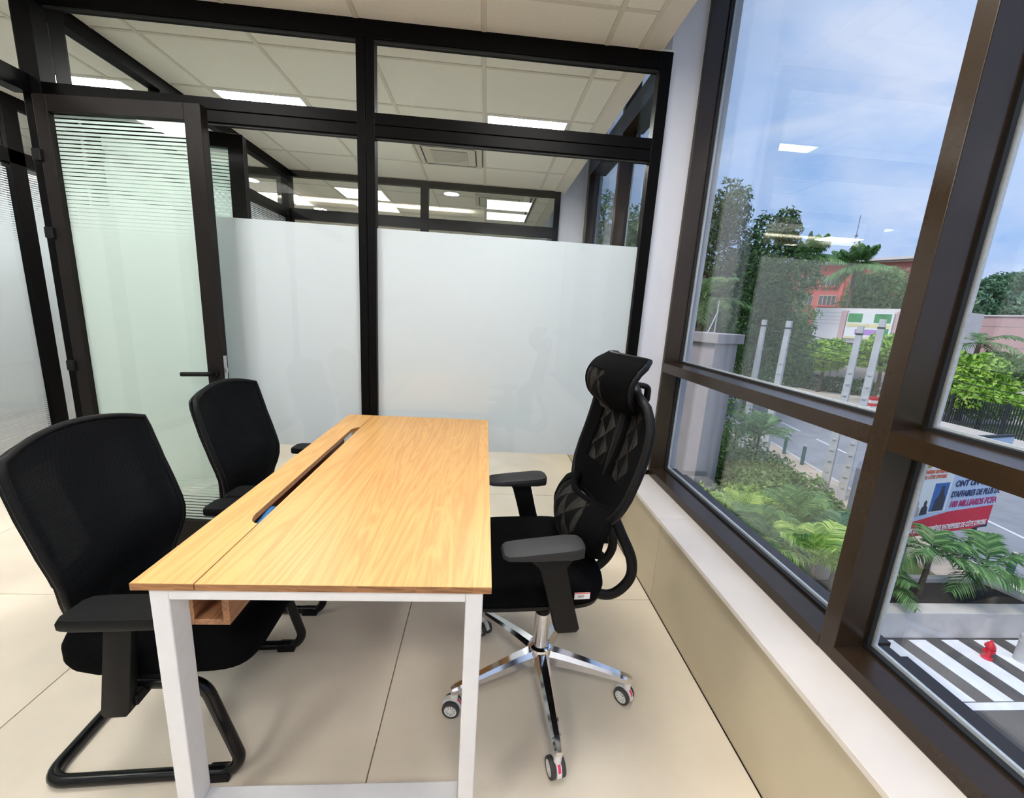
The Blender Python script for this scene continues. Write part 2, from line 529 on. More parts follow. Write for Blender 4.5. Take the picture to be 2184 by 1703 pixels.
M['arm_pad'] = mat('charcoal_armrest_pad', (0.012, 0.012, 0.014), 0.6, noise=0.2, scale=300, bump=0.3, bscale=600)
M['fabric'] = mat('black_seat_fabric', (0.0028, 0.0028, 0.0032), 0.95, noise=0.35, scale=260, bump=0.4, bscale=420, spec=0.05)
M['mesh_back'] = mesh_fabric('black_ribbed_mesh', (0.002, 0.0024, 0.003), (0.010, 0.0115, 0.013), 0.01, 0.13, 10, 210, 'rib')
M['mesh_tri'] = mesh_fabric('black_triangle_mesh', (0.003, 0.003, 0.003), (0.030, 0.028, 0.025), 0.01, 0.20, 20, 22, 'tri')
M['black_tube'] = mat('black_gloss_tube', (0.004, 0.004, 0.0045), 0.22, noise=0.15, scale=60, spec=0.32)
M['chrome'] = mat('polished_chrome', (0.75, 0.75, 0.78), 0.09, metal=1.0, noise=0.03, scale=30)
M['tyre'] = mat('grey_caster_tyre', (0.045, 0.045, 0.047), 0.7, noise=0.15, scale=80)
M['caster_white'] = mat('white_caster_plastic', (0.78, 0.78, 0.78), 0.4, noise=0.03, scale=60)
M['pink_mark'] = mat('pink_sticker_print', srgb(226, 60, 110), 0.6, noise=0.1, scale=60)
M['sticker'] = mat('white_paper_sticker', (0.82, 0.80, 0.80), 0.7, noise=0.03, scale=60)
M['ink'] = mat('grey_sticker_print', (0.12, 0.12, 0.14), 0.7, noise=0.1, scale=60)
M['red_print'] = mat('red_sticker_print', srgb(226, 110, 100), 0.7, noise=0.05, scale=60)
M['steel'] = mat('brushed_steel', (0.5, 0.5, 0.5), 0.3, metal=0.9, noise=0.08, scale=90)
M['blue_cable'] = mat('blue_network_cable', srgb(60, 130, 200), 0.4, noise=0.05, scale=60)

# ------------------------------------------------------------------ floor and ceiling
FX = [-4.963, -3.794, -2.625, -1.456, -0.287, 0.882]
FY = [1.765 + 1.17 * k for k in range(-3, 7)]
floor = obj('floor', B(-5.0, 0.885, -1.75, 8.75, -0.25, -0.006), M['grout'])
tag(floor, 'beige floor of large square stone tiles with thin joints', 'floor', kind='structure')
g_ = 0.0018
t0 = obj('tile', B(-0.5845 + g_, 0.5845 - g_, -0.585 + g_, 0.585 - g_, -0.008, 0.0, 0.0008, 1), M['tile'], floor)
first = True
for i in range(len(FX) - 1):
    for j in range(len(FY) - 1):
        loc = ((FX[i] + FX[i + 1]) / 2, (FY[j] + FY[j + 1]) / 2, 0)
        if first: t0.location = loc; first = False
        else: twin(t0, floor, loc)

ZC = 2.65
CX = [-5.0, -4.787, -4.197, -3.607, -3.017, -2.427, -1.837, -1.247, -0.657, -0.067, 0.523]
CY = [2.03 + 0.54 * k for k in range(-7, 13)]
ceiling = obj('ceiling', B(-5.0, 0.80, -1.75, 8.51, ZC + 0.02, ZC + 0.10), M['ceiling_base'])
tag(ceiling, 'suspended ceiling of pale mineral tiles in a metal grid', 'ceiling', kind='structure')
LIT = set()
def cell(x, y):
    i = max(k for k in range(len(CX) - 1) if CX[k] <= x + 1e-6)
    j = max(k for k in range(len(CY) - 1) if CY[k] <= y + 1e-6)
    return i, j
panel_spots = [(-0.067, 0.95, 'above the oak table, on the window side'), (-1.837, 0.95, 'above the visitor chairs, on the corridor side'),
               (-0.067, -1.21, 'behind the viewer on the window side'), (-1.837, -1.21, 'behind the viewer on the corridor side'),
               (-0.067, 3.11, 'on the window side, seen through the upper right pane'), (-1.837, 3.11, 'on the door side, seen through the upper left pane'),
               (-3.017, 3.11, 'over the corridor, seen through the triangle of upper left glass'), (-3.017, 0.41, 'over the near end of the corridor'),
               (-4.787, 2.03, 'over the room across the corridor'), (-3.017, 5.81, 'over the far end of the corridor')]
for x, y, w in panel_spots: LIT.add(cell(x + 0.01, y + 0.01))
LIT.add(cell(-0.65, 3.66))
w_, h_ = 0.59, 0.54
ct = obj('ceiling_tile', B(-w_ / 2 + 0.010, w_ / 2 - 0.010, -h_ / 2 + 0.010, h_ / 2 - 0.010, ZC, ZC + 0.02, 0.003, 1), M['ceiling_tile'], ceiling)
cs = obj('ceiling_tile', B(-0.0835 + 0.010, 0.0835 - 0.010, -h_ / 2 + 0.010, h_ / 2 - 0.010, ZC, ZC + 0.02, 0.003, 1), M['ceiling_tile'], ceiling)
cw = obj('ceiling_tile', B(-0.1065 + 0.010, 0.1065 - 0.010, -h_ / 2 + 0.010, h_ / 2 - 0.010, ZC, ZC + 0.02, 0.003, 1), M['ceiling_tile'], ceiling)
f1 = f2 = f3 = True
for j in range(len(CY) - 1):
    yc = (CY[j] + CY[j + 1]) / 2
    for i in range(1, len(CX) - 1):
        if (i, j) in LIT: continue
        loc = ((CX[i] + CX[i + 1]) / 2, yc, 0)
        if f1: ct.location = loc; f1 = False
        else: twin(ct, ceiling, loc)
    loc = ((0.523 + 0.69) / 2, yc, 0)
    if f2: cs.location = loc; f2 = False
    else: twin(cs, ceiling, loc)
    loc = ((CX[0] + CX[1]) / 2, yc, 0)
    if f3: cw.location = loc; f3 = False
    else: twin(cw, ceiling, loc)
obj('edge_strip', B(0.69, 0.80, -1.75, 8.51, ZC - 0.002, ZC + 0.02), M['plaster_strip'], ceiling)
for x in CX[1:] + [0.69]:
    obj('grid_bar', B(x - 0.011, x + 0.011, -1.75, 8.51, ZC - 0.003, ZC + 0.02), M['ceiling_bar'], ceiling)
for y in CY[1:-1]:
    obj('grid_bar', B(-5.0, 0.69, y - 0.009, y + 0.009, ZC - 0.0028, ZC + 0.02), M['ceiling_bar'], ceiling)
obj('edge_board', B(0.79, 0.81, -1.75, 8.51, ZC + 0.02, 3.5), M['plaster_strip'], ceiling)
roof = obj('roof_slab', B(-5.2, 1.30, -2.0, 8.75, 3.5, 3.75), M['white_wall'])
tag(roof, 'concrete slab above the suspended ceiling', 'slab', kind='structure')

def panel_light(x, y, where):
    t = empty('ceiling_panel_light', (x + w_ / 2, y + h_ / 2, ZC), 0, 'square white LED panel light ' + where, 'light', 'LED panels in the ceiling grid')
    bm = nb()
    a, b = w_ / 2 - 0.012, h_ / 2 - 0.012
    for q in ((-a, a, -b, -b + 0.014), (-a, a, b - 0.014, b), (-a, -a + 0.014, -b + 0.014, b - 0.014), (a - 0.014, a, -b + 0.014, b - 0.014)):
        box(bm, *q, -0.002, 0.018)
    obj('frame', bm, M['lamp_white'], t)
    obj('diffuser', B(-a + 0.014, a - 0.014, -b + 0.014, b - 0.014, 0.002, 0.008), M['led'], t)
for x, y, w in panel_spots: panel_light(x, y, w)

def cassette(cx, cy, s, label):
    t = empty('ceiling_air_conditioner', (cx, cy, ZC), 0, label, 'air conditioner', 'ceiling cassettes')
    h = s / 2
    obj('panel', B(-h, h, -h * 0.92, h * 0.92, -0.022, 0.012, 0.006), M['ac_white'], t)
    k = h * 0.80
    for a in ((-k, k, -k * 0.92 - 0.012, -k * 0.92), (-k, k, k * 0.92, k * 0.92 + 0.012), (-k - 0.012, -k, -k * 0.9, k * 0.9), (k, k + 0.012, -k * 0.9, k * 0.9)):
        obj('air_slot', B(*a, -0.0235, -0.018), M['slot'], t)
    g = obj('grille', B(-h * 0.56, h * 0.56, -h * 0.52, h * 0.52, -0.025, -0.02), M['ac_grey'], t)
    bm = nb()
    n = 16
    for i in range(n):
        y = -h * 0.5 + h * 1.0 * (i + 0.5) / n
        box(bm, -h * 0.55, h * 0.55, y - 0.004, y + 0.004, -0.029, -0.024)
    sl = obj('grille_slats', bm, M['ac_white'], g)
    sl['kind'] = 'stuff'
    return t
cassette(-0.362, 3.92, 0.54, 'white ceiling cassette air conditioner in the room behind the glass partition')
cassette(0.10, 5.34, 0.56, 'small white ceiling cassette air conditioner in the farthest room')
def downlight(x, y, label):
    t = empty('downlight', (x, y, ZC), 0, label, 'light', 'round downlights of the far room')
    bm = nb(); lathe(bm, [(0.085, -0.001), (0.115, -0.006), (0.118, 0.004), (0.085, 0.004)], 24, ring_shape=True)
    obj('ring', bm, M['lamp_white'], t, smooth=True, angle=40)
    bm = nb(); lathe(bm, [(0.0, -0.002), (0.086, -0.002), (0.086, 0.003), (0.0, 0.003)], 24)
    obj('diffuser', bm, M['down'], t)
downlight(-0.452, 5.20, 'round downlight left of the farthest air conditioner, nearer of the pair')
downlight(-0.50, 6.28, 'round downlight beside the bright square panel, farther of the pair')
downlight(-2.72, 5.28, 'round downlight over the corridor behind the dark corner post')
downlight(-2.45, 6.60, 'round downlight in the far left corner seen through the left pane')
t = empty('slot_diffuser', (0.49, 5.75, ZC), 0, 'long white air diffuser with two dark slots in the far ceiling', 'air vent')
obj('panel', B(-0.055, 0.055, -0.70, 0.70, -0.006, 0.004), M['ac_white'], t)
for s in (-0.022, 0.022): obj('air_slot', B(s - 0.011, s + 0.011, -0.68, 0.68, -0.008, -0.004), M['slot'], t)
t = empty('cove_light', (-1.5, 6.0, ZC), 0, 'long strip lamp washing the far ceiling with warm light', 'light')
bm = nb(); box(bm, -1.5, 1.25, -0.07, -0.06, -0.085, -0.04); box(bm, -1.5, 1.25, -0.06, 0.03, -0.085, -0.078)
obj('ledge', bm, M['plaster_strip'], t)
obj('strip', B(-1.45, 1.2, -0.045, 0.01, -0.078, -0.072), M['cove'], t)

# ------------------------------------------------------------------ glass partitions
def part(name, parent, mt, *b, bev=0.0): return obj(name, B(*b, bev), mt, parent, world=True)
def stripes(parent, mt, axis, fixed, a0, a1, z_from, z_to, fade_up, pitch=0.0155):
    """bands of frosted strips; the clear gaps get thinner away from the solid film edge"""
    bm = nb()
    n = int(abs(z_to - z_from) / pitch)
    for k in range(n):
        u = k / max(1, n - 1)
        fill = 0.50 + 0.42 * (u if fade_up else 1 - u)
        zc = z_from + (z_to - z_from) * (k + 0.5) / n
        h = abs(z_to - z_from) / n * fill / 2
        if axis == 'x': box(bm, a0, a1, fixed - 0.0004, fixed + 0.0004, zc - h, zc + h)
        else: box(bm, fixed - 0.0004, fixed + 0.0004, a0, a1, zc - h, zc + h)
    o = obj('film_strips', bm, mt, parent, world=True)
    o['kind'] = 'stuff'
    return o
YP0, YP1 = 2.273, 2.333
wb = empty('wall_back', (0, YP0, 0), 0, 'black framed glass partition with a tall frosted band behind the table', 'partition', kind='structure')
FR = M['frame']
part('top_rail', wb, FR, -2.02, 0.80, YP0, YP1, 2.575, 2.65, bev=0.002)
part('transom', wb, FR, -2.02, -0.66, YP0, YP1, 2.162, 2.2125, bev=0.002)
part('transom', wb, FR, -2.02, -0.66, YP0, YP1, 2.2155, 2.266, bev=0.002)
part('transom', wb, FR, -0.575, 0.80, YP0, YP1, 2.162, 2.2125, bev=0.002)
part('transom', wb, FR, -0.575, 0.80, YP0, YP1, 2.2155, 2.266, bev=0.002)
part('bottom_rail', wb, FR, -2.02, -0.66, YP0, YP1, 0.0, 0.065, bev=0.002)
part('bottom_rail', wb, FR, -0.575, 0.80, YP0, YP1, 0.0, 0.065, bev=0.002)
part('post', wb, FR, -0.66, -0.619, YP0, YP1, 0.0, 2.575, bev=0.002)
part('post', wb, FR, -0.616, -0.575, YP0, YP1, 0.0, 2.575, bev=0.002)
part('post', wb, FR, 0.80, 0.858, YP0, YP1, 0.445, 2.65, bev=0.002)
part('post', wb, FR, 0.80, 0.868, YP0, YP1, 0.0, 0.43, bev=0.002)
part('corner_post', wb, FR, -2.10, -2.02, YP0 - 0.05, YP1 + 0.05, 0.0, 2.65, bev=0.002)
part('sealant', wb, M['plaster_strip'], 0.858, 0.868, YP0 + 0.02, YP1, 0.445, 2.66)
part('sealant', wb, M['plaster_strip'], 0.72, 0.868, YP0 + 0.012, YP1, 2.65, 2.664)
for x0, x1 in ((-2.02, -0.66), (-0.575, 0.80)):
    part('glass_pane', wb, M['glass'], x0, x1, 2.299, 2.304, 2.266, 2.575)
    part('glass_pane', wb, M['glass'], x0, x1, 2.299, 2.304, 0.065, 2.162)
    part('frosted_film', wb, M['film'], x0, x1, 2.3050, 2.3056, 0.56, 1.747)
    for z in (2.575 - 0.008, 2.162 - 0.008):
        part('gasket', wb, M['gasket'], x0, x1, 2.285, 2.299, z, z + 0.008)

wl = empty('wall_left', (-2.11, 1.0, 0), 0, 'black framed glass wall with the doorway at the left edge', 'partition', kind='structure')
part('top_rail', wl, FR, -2.13, -2.06, -1.75, 2.22, 2.575, 2.65, bev=0.002)
part('transom', wl, FR, -2.13, -2.06, -1.75, 2.22, 2.19, 2.27, bev=0.002)
part('post', wl, FR, -2.13, -2.06, 1.36, 1.42, 0, 2.19, bev=0.002)
part('post', wl, FR, -2.13, -2.06, -0.2, -0.14, 0, 2.19, bev=0.002)
part('bottom_rail', wl, FR, -2.13, -2.06, -1.75, 1.36, 0, 0.065, bev=0.002)
part('glass_pane', wl, M['glass'], -2.098, -2.092, -1.75, 2.22, 2.27, 2.575)
part('glass_pane', wl, M['glass'], -2.098, -2.092, -1.75, 1.36, 0.065, 2.19)
part('frosted_film', wl, M['film'], -2.1, -2.0994, -1.75, 1.36, 0.56, 1.747)

ws = empty('wall_side', (-2.11, 3.5, 0), 0, 'black framed glass wall of the second room beside the corridor', 'partition', kind='structure')
part('top_rail', ws, FR, -2.13, -2.06, 2.383, 4.70, 2.575, 2.65, bev=0.002)
part('transom', ws, FR, -2.13, -2.06, 2.383, 4.70, 2.19, 2.27, bev=0.002)
for y in (3.10, 3.88): part('post', ws, FR, -2.13, -2.06, y, y + 0.07, 0, 2.19, bev=0.002)
part('post', ws, FR, -2.13, -2.06, 3.02, 3.08, 2.27, 2.575, bev=0.002)
part('post', ws, FR, -2.13, -2.06, 3.88, 3.95, 2.27, 2.575, bev=0.002)
part('bottom_rail', ws, FR, -2.13, -2.06, 3.17, 4.70, 0, 0.065, bev=0.002)
part('glass_pane', ws, M['glass'], -2.098, -2.092, 2.383, 4.70, 2.27, 2.575)
part('glass_pane', ws, M['glass'], -2.098, -2.092, 3.17, 3.88, 0.065, 2.19)
part('glass_pane', ws, M['glass'], -2.098, -2.092, 3.95, 4.70, 0.065, 2.19)
for a, b in ((3.17, 3.88), (3.95, 4.70)):
    part('frosted_film', ws, M['film'], -2.1, -2.0994, a, b, 0.56, 1.747)
    stripes(ws, M['film'], 'y', -2.0997, a, b, 2.18, 1.75, True)

wf = empty('wall_far', (0, 4.75, 0), 0, 'second black framed glass partition seen beyond the first', 'partition', kind='structure')
part('top_rail', wf, FR, -2.06, 0.69, 4.75, 4.81, 2.59, 2.65, bev=0.002)
part('transom', wf, FR, -2.06, 0.69, 4.75, 4.81, 2.18, 2.285, bev=0.002)
part('bottom_rail', wf, FR, -2.06, 0.69, 4.75, 4.81, 0, 0.065, bev=0.002)
part('post', wf, FR, -0.735, -0.65, 4.745, 4.815, 0, 2.6, bev=0.002)
part('post', wf, FR, 0.69, 0.75, 4.75, 4.81, 0, 2.65, bev=0.002)
part('corner_post', wf, FR, -2.17, -2.06, 4.70, 4.83, 0, 2.65, bev=0.002)
part('corridor_header', wf, FR, -3.40, -2.17, 4.75, 4.81, 2.56, 2.65, bev=0.002)
for x0, x1 in ((-2.06, -0.735), (-0.65, 0.69)):
    part('glass_pane', wf, M['glass'], x0, x1, 4.778, 4.784, 2.285, 2.59)
    part('glass_pane', wf, M['glass'], x0, x1, 4.778, 4.784, 0.065, 2.18)
    part('frosted_film', wf, M['film'], x0, x1, 4.785, 4.7856, 0.56, 1.747)

wc = empty('wall_corridor', (-3.43, 3.0, 0), 0, 'frosted glass wall with striped bands across the corridor', 'partition', kind='structure')
part('top_rail', wc, FR, -3.46, -3.40, -1.75, 8.3, 2.575, 2.65, bev=0.002)
part('transom', wc, FR, -3.46, -3.40, -1.75, 8.3, 2.19, 2.285, bev=0.002)
part('bottom_rail', wc, FR, -3.46, -3.40, -1.75, 8.3, 0, 0.065, bev=0.002)
ys = [-1.75, 0.6, 2.0, 3.43, 5.0, 6.6, 8.3]
for y in ys[1:-1]: part('post', wc, FR, -3.46, -3.40, y, y + 0.11, 0.065, 2.575, bev=0.002)
for a, b in zip(ys, ys[1:]):
    a2 = a + (0.11 if a > -1.7 else 0)
    part('glass_pane', wc, M['glass'], -3.433, -3.427, a2, b, 2.285, 2.575)
    part('glass_pane', wc, M['glass'], -3.433, -3.427, a2, b, 0.065, 2.19)
    part('frosted_film', wc, M['film'], -3.4355, -3.435, a2, b, 0.54, 1.65)
    stripes(wc, M['film'], 'y', -3.4352, a2, b, 2.16, 1.65, True)
    stripes(wc, M['film'], 'y', -3.4352, a2, b, 0.09, 0.54, True)

# ------------------------------------------------------------------ solid walls
def solid(name, label, mt, *b): return tag(obj(name, B(*b), mt), label, 'wall', kind='structure')
solid('wall_rear', 'white wall behind the viewer', M['white_wall'], -5.0, 1.2, -1.95, -1.75, 0, 3.5)
solid('wall_outer', 'white wall of the room across the corridor', M['white_wall'], -5.2, -5.0, -1.95, 8.75, 0, 3.5)
solid('wall_pier', 'white pier between the glass partition and the near window', M['white_wall'], 0.868, 1.20, 2.333, 2.45, 0.445, 3.5)
solid('wall_pier', 'white pier at the far end of the second room', M['white_wall'], 0.75, 1.20, 4.80, 4.92, 0.445, 3.5)
tag(obj('trim_1', B(0.875, 1.034, 2.318, 2.333, 0.445, 0.470), FR), 'thin black skirting at the foot of the white pier', 'trim', kind='structure')

wr = obj('wall_right', B(0.900, 1.20, -1.75, 8.5, -0.25, 0.425), M['grout'])
tag(wr, 'low wall under the windows clad in beige stone tiles', 'wall', kind='structure')
wt = obj('wall_tile', B(0.885, 0.900, -0.585 + g_, 0.585 - g_, 0.0, 0.424, 0.001, 1), M['low_wall'], wr)
st = obj('sill_tile', B(0.868, 1.20, -0.585 + g_, 0.585 - g_, 0.425, 0.445, 0.0015, 1), M['sill'], wr)
first = True
for j in range(len(FY) - 1):
    yc = (FY[j] + FY[j + 1]) / 2
    if first: wt.location = (0, yc, 0); st.location = (0, yc, 0); first = False
    else: twin(wt, wr, (0, yc, 0)); twin(st, wr, (0, yc, 0))

# ------------------------------------------------------------------ windows along the right wall
XI, XG, XO = 1.034, 1.14, 1.20
BR = M['bronze']
def bay(n, y0, y1, label, transom=True, head=3.15):
    w = empty('window_%d' % n, (XI, (y0 + y1) / 2, 0.445), 0, label, 'window', kind='structure')
    bm = nb(); prism(bm, [(XI, 0.446), (XO, 0.446), (XO, 0.491), (XG - 0.022, 0.491), (XI, 0.486)], 'y', y0, y1)
    obj('bottom_rail', bm, BR, w, world=True)
    part('outer_sill', w, BR, XO, XO + 0.07, y0, y1, 0.40, 0.455)
    levels = [(0.491, head)]
    if transom:
        bm = nb(); prism(bm, [(XI, 1.080), (XG + 0.012, 1.080), (XG + 0.012, 1.138), (XG - 0.022, 1.138), (XI, 1.130)], 'y', y0, y1)
        obj('transom', bm, BR, w, world=True)
        levels = [(0.491, 1.080), (1.138, head)]
    part('head_rail', w, BR, XI, XO, y0, y1, head, head + 0.16, bev=0.002)
    part('glass_pane', w, M['window_glass'], XG - 0.003, XG + 0.003, y0, y1, head + 0.16, 3.5)
    for a, b in levels:
        part('glass_pane', w, M['window_glass'], XG - 0.003, XG + 0.003, y0, y1, a, b)
        part('gasket', w, M['gasket'], XG - 0.020, XG - 0.003, y0, y1, a, a + 0.009)
        part('gasket', w, M['gasket'], XG - 0.016, XG - 0.003, y0, y0 + 0.006, a + 0.009, b)
        part('gasket', w, M['gasket'], XG - 0.016, XG - 0.003, y1 - 0.008, y1, a + 0.009, b)
        part('spacer', w, M['spacer'], XG + 0.003, XG + 0.012, y0, y1, a, a + 0.014)
        part('spacer', w, M['spacer'], XG + 0.003, XG + 0.012, y1 - 0.012, y1, a + 0.014, b)
        part('spacer', w, M['spacer'], XG + 0.003, XG + 0.012, y0, y0 + 0.010, a + 0.014, b)
    return w
def jamb(w, y0, y1): part('post', w, BR, XI, XG + 0.008, y0, y1, 0.446, 3.5, bev=0.002)
w1 = bay(1, 0.997, 2.31, 'tall bronze framed window in the middle of the right wall')
jamb(w1, 2.31, 2.333); jamb(w1, 0.947, 0.997)
w2 = bay(2, -0.37, 0.947, 'bronze framed window at the right edge, nearest the viewer')
jamb(w2, -0.42, -0.37)
w3 = bay(3, -1.75, -0.42, 'bronze framed window behind the viewer')
w4 = bay(4, 2.47, 3.63, 'near window of the second room seen through the partition', head=2.82)
jamb(w4, 2.45, 2.47); jamb(w4, 3.63, 3.69)
w5 = bay(5, 3.69, 4.70, 'far window of the second room seen through the partition', head=2.82)
jamb(w5, 4.70, 4.80)
w6 = bay(6, 4.97, 6.60, 'nearer side window of the farthest room', head=2.5)
jamb(w6, 4.92, 4.97); jamb(w6, 6.60, 6.66)
w7 = bay(7, 6.66, 8.30, 'farther side window of the farthest room', head=2.5)
# end wall of the farthest room with its window
we = empty('wall_end', (0, 8.35, 0), 0, 'beige end wall of the farthest room', 'wall', kind='structure')
part('wall_panel', we, M['beige_wall'], -5.0, -0.95, 8.30, 8.50, 0, 3.5)
part('wall_panel', we, M['beige_wall'], -0.95, 1.2, 8.30, 8.50, 0, 0.5)
part('wall_panel', we, M['beige_wall'], -0.95, 1.2, 8.30, 8.50, 2.6, 3.5)
w8 = empty('window_8', (0, 8.35, 0.5), 0, 'far end window showing a strip of blue sky and treetops', 'window', kind='structure')
part('frame', w8, FR, -0.95, -0.85, 8.28, 8.40, 0.5, 2.6)
part('frame', w8, FR, 0.0, 0.07, 8.28, 8.40, 0.5, 2.6)
part('frame', w8, FR, 0.78, 1.2, 8.28, 8.40, 0.5, 2.6)
part('glass_pane', w8, M['window_glass'], -0.85, 0.0, 8.33, 8.336, 0.5, 2.6)
part('glass_pane', w8, M['window_glass'], 0.07, 0.78, 8.33, 8.336, 0.5, 2.6)

# ------------------------------------------------------------------ glass doors
def glass_door(name, loc, rz, label, flip=1):
    """leaf in local coordinates: hinge at x=0, latch at x=width, its face towards -y"""
    d = empty(name, loc, rz, label, 'door', kind='structure')
    Wd, T, DF = 0.735, 0.045, M['door_frame']
    z0, z1 = 0.012, 2.178
    y0, y1 = -T / 2, T / 2
    obj('stile', B(0, 0.06, y0, y1, z0, z1, 0.0025), DF, d)
    lat = obj('stile', B(Wd - 0.075, Wd, y0, y1, z0, z1, 0.0025), DF, d)
    obj('top_rail', B(0.06, Wd - 0.075, y0, y1, z1 - 0.068, z1, 0.002), DF, d)
    obj('bottom_rail', B(0.06, Wd - 0.075, y0, y1, z0, 0.165, 0.002), DF, d)
    obj('glass_pane', B(0.06, Wd - 0.075, -0.003, 0.003, 0.165, z1 - 0.068), M['glass'], d)
    obj('frosted_film', B(0.06, Wd - 0.075, 0.0036, 0.0042, 0.47, 1.62), M['door_film'], d)
    for za, zb in ((z1 - 0.068, 1.62), (0.165, 0.47)):
        bm = nb()
        n = int(abs(zb - za) / 0.0168)
        for k in range(n):
            fill = 0.60 + 0.36 * k / (n - 1)
            zc = za + (zb - za) * (k + 0.5) / n
            h = abs(zb - za) / n * fill / 2
            box(bm, 0.06, Wd - 0.075, 0.0036, 0.0042, zc - h, zc + h)
        o = obj('film_strips', bm, M['door_film'], d)
        o['kind'] = 'stuff'
    for z in (1.93, 1.60, 0.98):
        obj('hinge', B(-0.028, 0.012, y0 - 0.014, y0 + 0.012, z - 0.025, z + 0.025, 0.004), M['black_plastic'], d)
    # lever handle and rose
    hd = obj('handle', tube(nb(), fillet([(Wd - 0.04, y0, 0.985), (Wd - 0.04, y0 - 0.05, 0.985), (Wd - 0.165, y0 - 0.052, 0.978)], 0.014), [0.011] * 9 + [0.008], 12), M['black_plastic'], d, smooth=True, angle=50)
    bm = nb(); lathe(bm, [(0.0, y0 - 0.010), (0.024, y0 - 0.010), (0.026, y0 + 0.004), (0.0, y0 + 0.004)], 20, (Wd - 0.04, 0, 0.985), 'y')
    obj('rose', bm, M['black_plastic'], hd, smooth=True, angle=40)
    lp = obj('lock_plate', B(Wd - 0.001, Wd + 0.002, -0.011, 0.011, 0.90, 1.07), M['steel'], d)
    obj('latch', B(Wd, Wd + 0.010, -0.006, 0.006, 0.985, 1.01, 0.002), M['steel'], lp)
    obj('edge_groove', B(Wd - 0.001, Wd + 0.001, 0.014, 0.018, 0.05, 2.15), M['gasket'], d)
    return d
glass_door('door_1', (-2.018, 2.195, 0), math.atan2(-0.052, 0.735), 'open glass door with dark frame and striped frosted film at left')
glass_door('door_2', (-2.025, 2.425, 0), math.atan2(0.05, 0.735), 'open glass door of the second room just behind the partition')

# ------------------------------------------------------------------ table
tb = empty('meeting_table', (-0.335, 1.517, 0), 0, 'oak topped meeting table on a white steel frame with a cable slot', 'table')
ZT = 0.772
def tbl(name, bm, mt, parent=tb, **k): return obj(name, bm, mt, parent, world=(parent is tb), **k)
X0, XS, X1, Y0, Y1 = -0.712, -0.5845, 0.041, 0.806, 2.228
# narrow board with the long cable slot cut into its inner edge
sl0, sl1, sx = 1.058, 1.990, -0.617
poly = [(X0, Y0), (XS - 0.001, Y0), (XS - 0.001, sl0)]
for k in range(7):
    a = k / 6 * PI / 2
    poly.append((XS - 0.001 + (sx - XS) * math.sin(a), sl0 + 0.05 * (1 - math.cos(a))))
for k in range(7):
    a = k / 6 * PI / 2
    poly.append((sx + (XS - 0.001 - sx) * (1 - math.cos(a)), sl1 - 0.05 + 0.05 * math.sin(a)))
poly += [(XS - 0.001, Y1), (X0, Y1)]
bm = nb(); prism(bm, poly, 'z', ZT - 0.017, ZT, 0.0008)
nar = tbl('narrow_board', bm, [M['oak'], M['oak_edge']])
for p in nar.data.polygons:
    if abs(p.normal.z) < 0.5: p.material_index = 1
mb = tbl('main_board', B(XS + 0.0008, X1, Y0, Y1, ZT - 0.017, ZT, 0.0008, 1), [M['oak'], M['oak_edge']])
for p in mb.data.polygons:
    if abs(p.normal.z) < 0.5: p.material_index = 1
WS = M['white_steel']
zt = ZT - 0.0175
for ya, yb in ((0.815, 0.872), (2.162, 2.219)):
    tbl('leg', B(-0.684, -0.645, ya, yb, 0.0, zt, 0.003), WS)
    tbl('leg', B(-0.016, 0.023, ya, yb, 0.0, zt, 0.003), WS)
    tbl('top_rail', B(-0.645, -0.016, ya, yb, zt - 0.028, zt, 0.002), WS)
    tbl('floor_rail', B(-0.645, -0.016, ya, yb, 0.088, 0.138, 0.003), WS)
for xa, xb in ((-0.50, -0.46), (-0.08, -0.04)):
    tbl('beam', B(xa, xb, 0.872, 2.162, zt - 0.030, zt, 0.002), WS)
tray = tbl('cable_tray', B(-0.696, -0.628, 0.95, 2.09, 0.548, 0.564, 0.001, 1), M['oak_tray'])
tbl('tray_side', B(-0.628, -0.611, 0.95, 2.09, 0.548, 0.690, 0.001, 1), M['oak_tray'])
tbl('tray_side', B(-0.712, -0.696, 0.95, 2.09, 0.548, zt, 0.001, 1), M['oak_tray'])
bm = nb(); tube(bm, fillet([(-0.672, 1.02, 0.60), (-0.640, 1.07, 0.70), (-0.612, 1.12, 0.738), (-0.622, 1.20, 0.742), (-0.645, 1.28, 0.70), (-0.672, 1.36, 0.60), (-0.672, 1.60, 0.575)], 0.05), 0.0085, 8)
tag(obj('network_cable', bm, M['blue_cable'], smooth=True), 'bright blue cable showing in the slot of the oak table', 'cable')

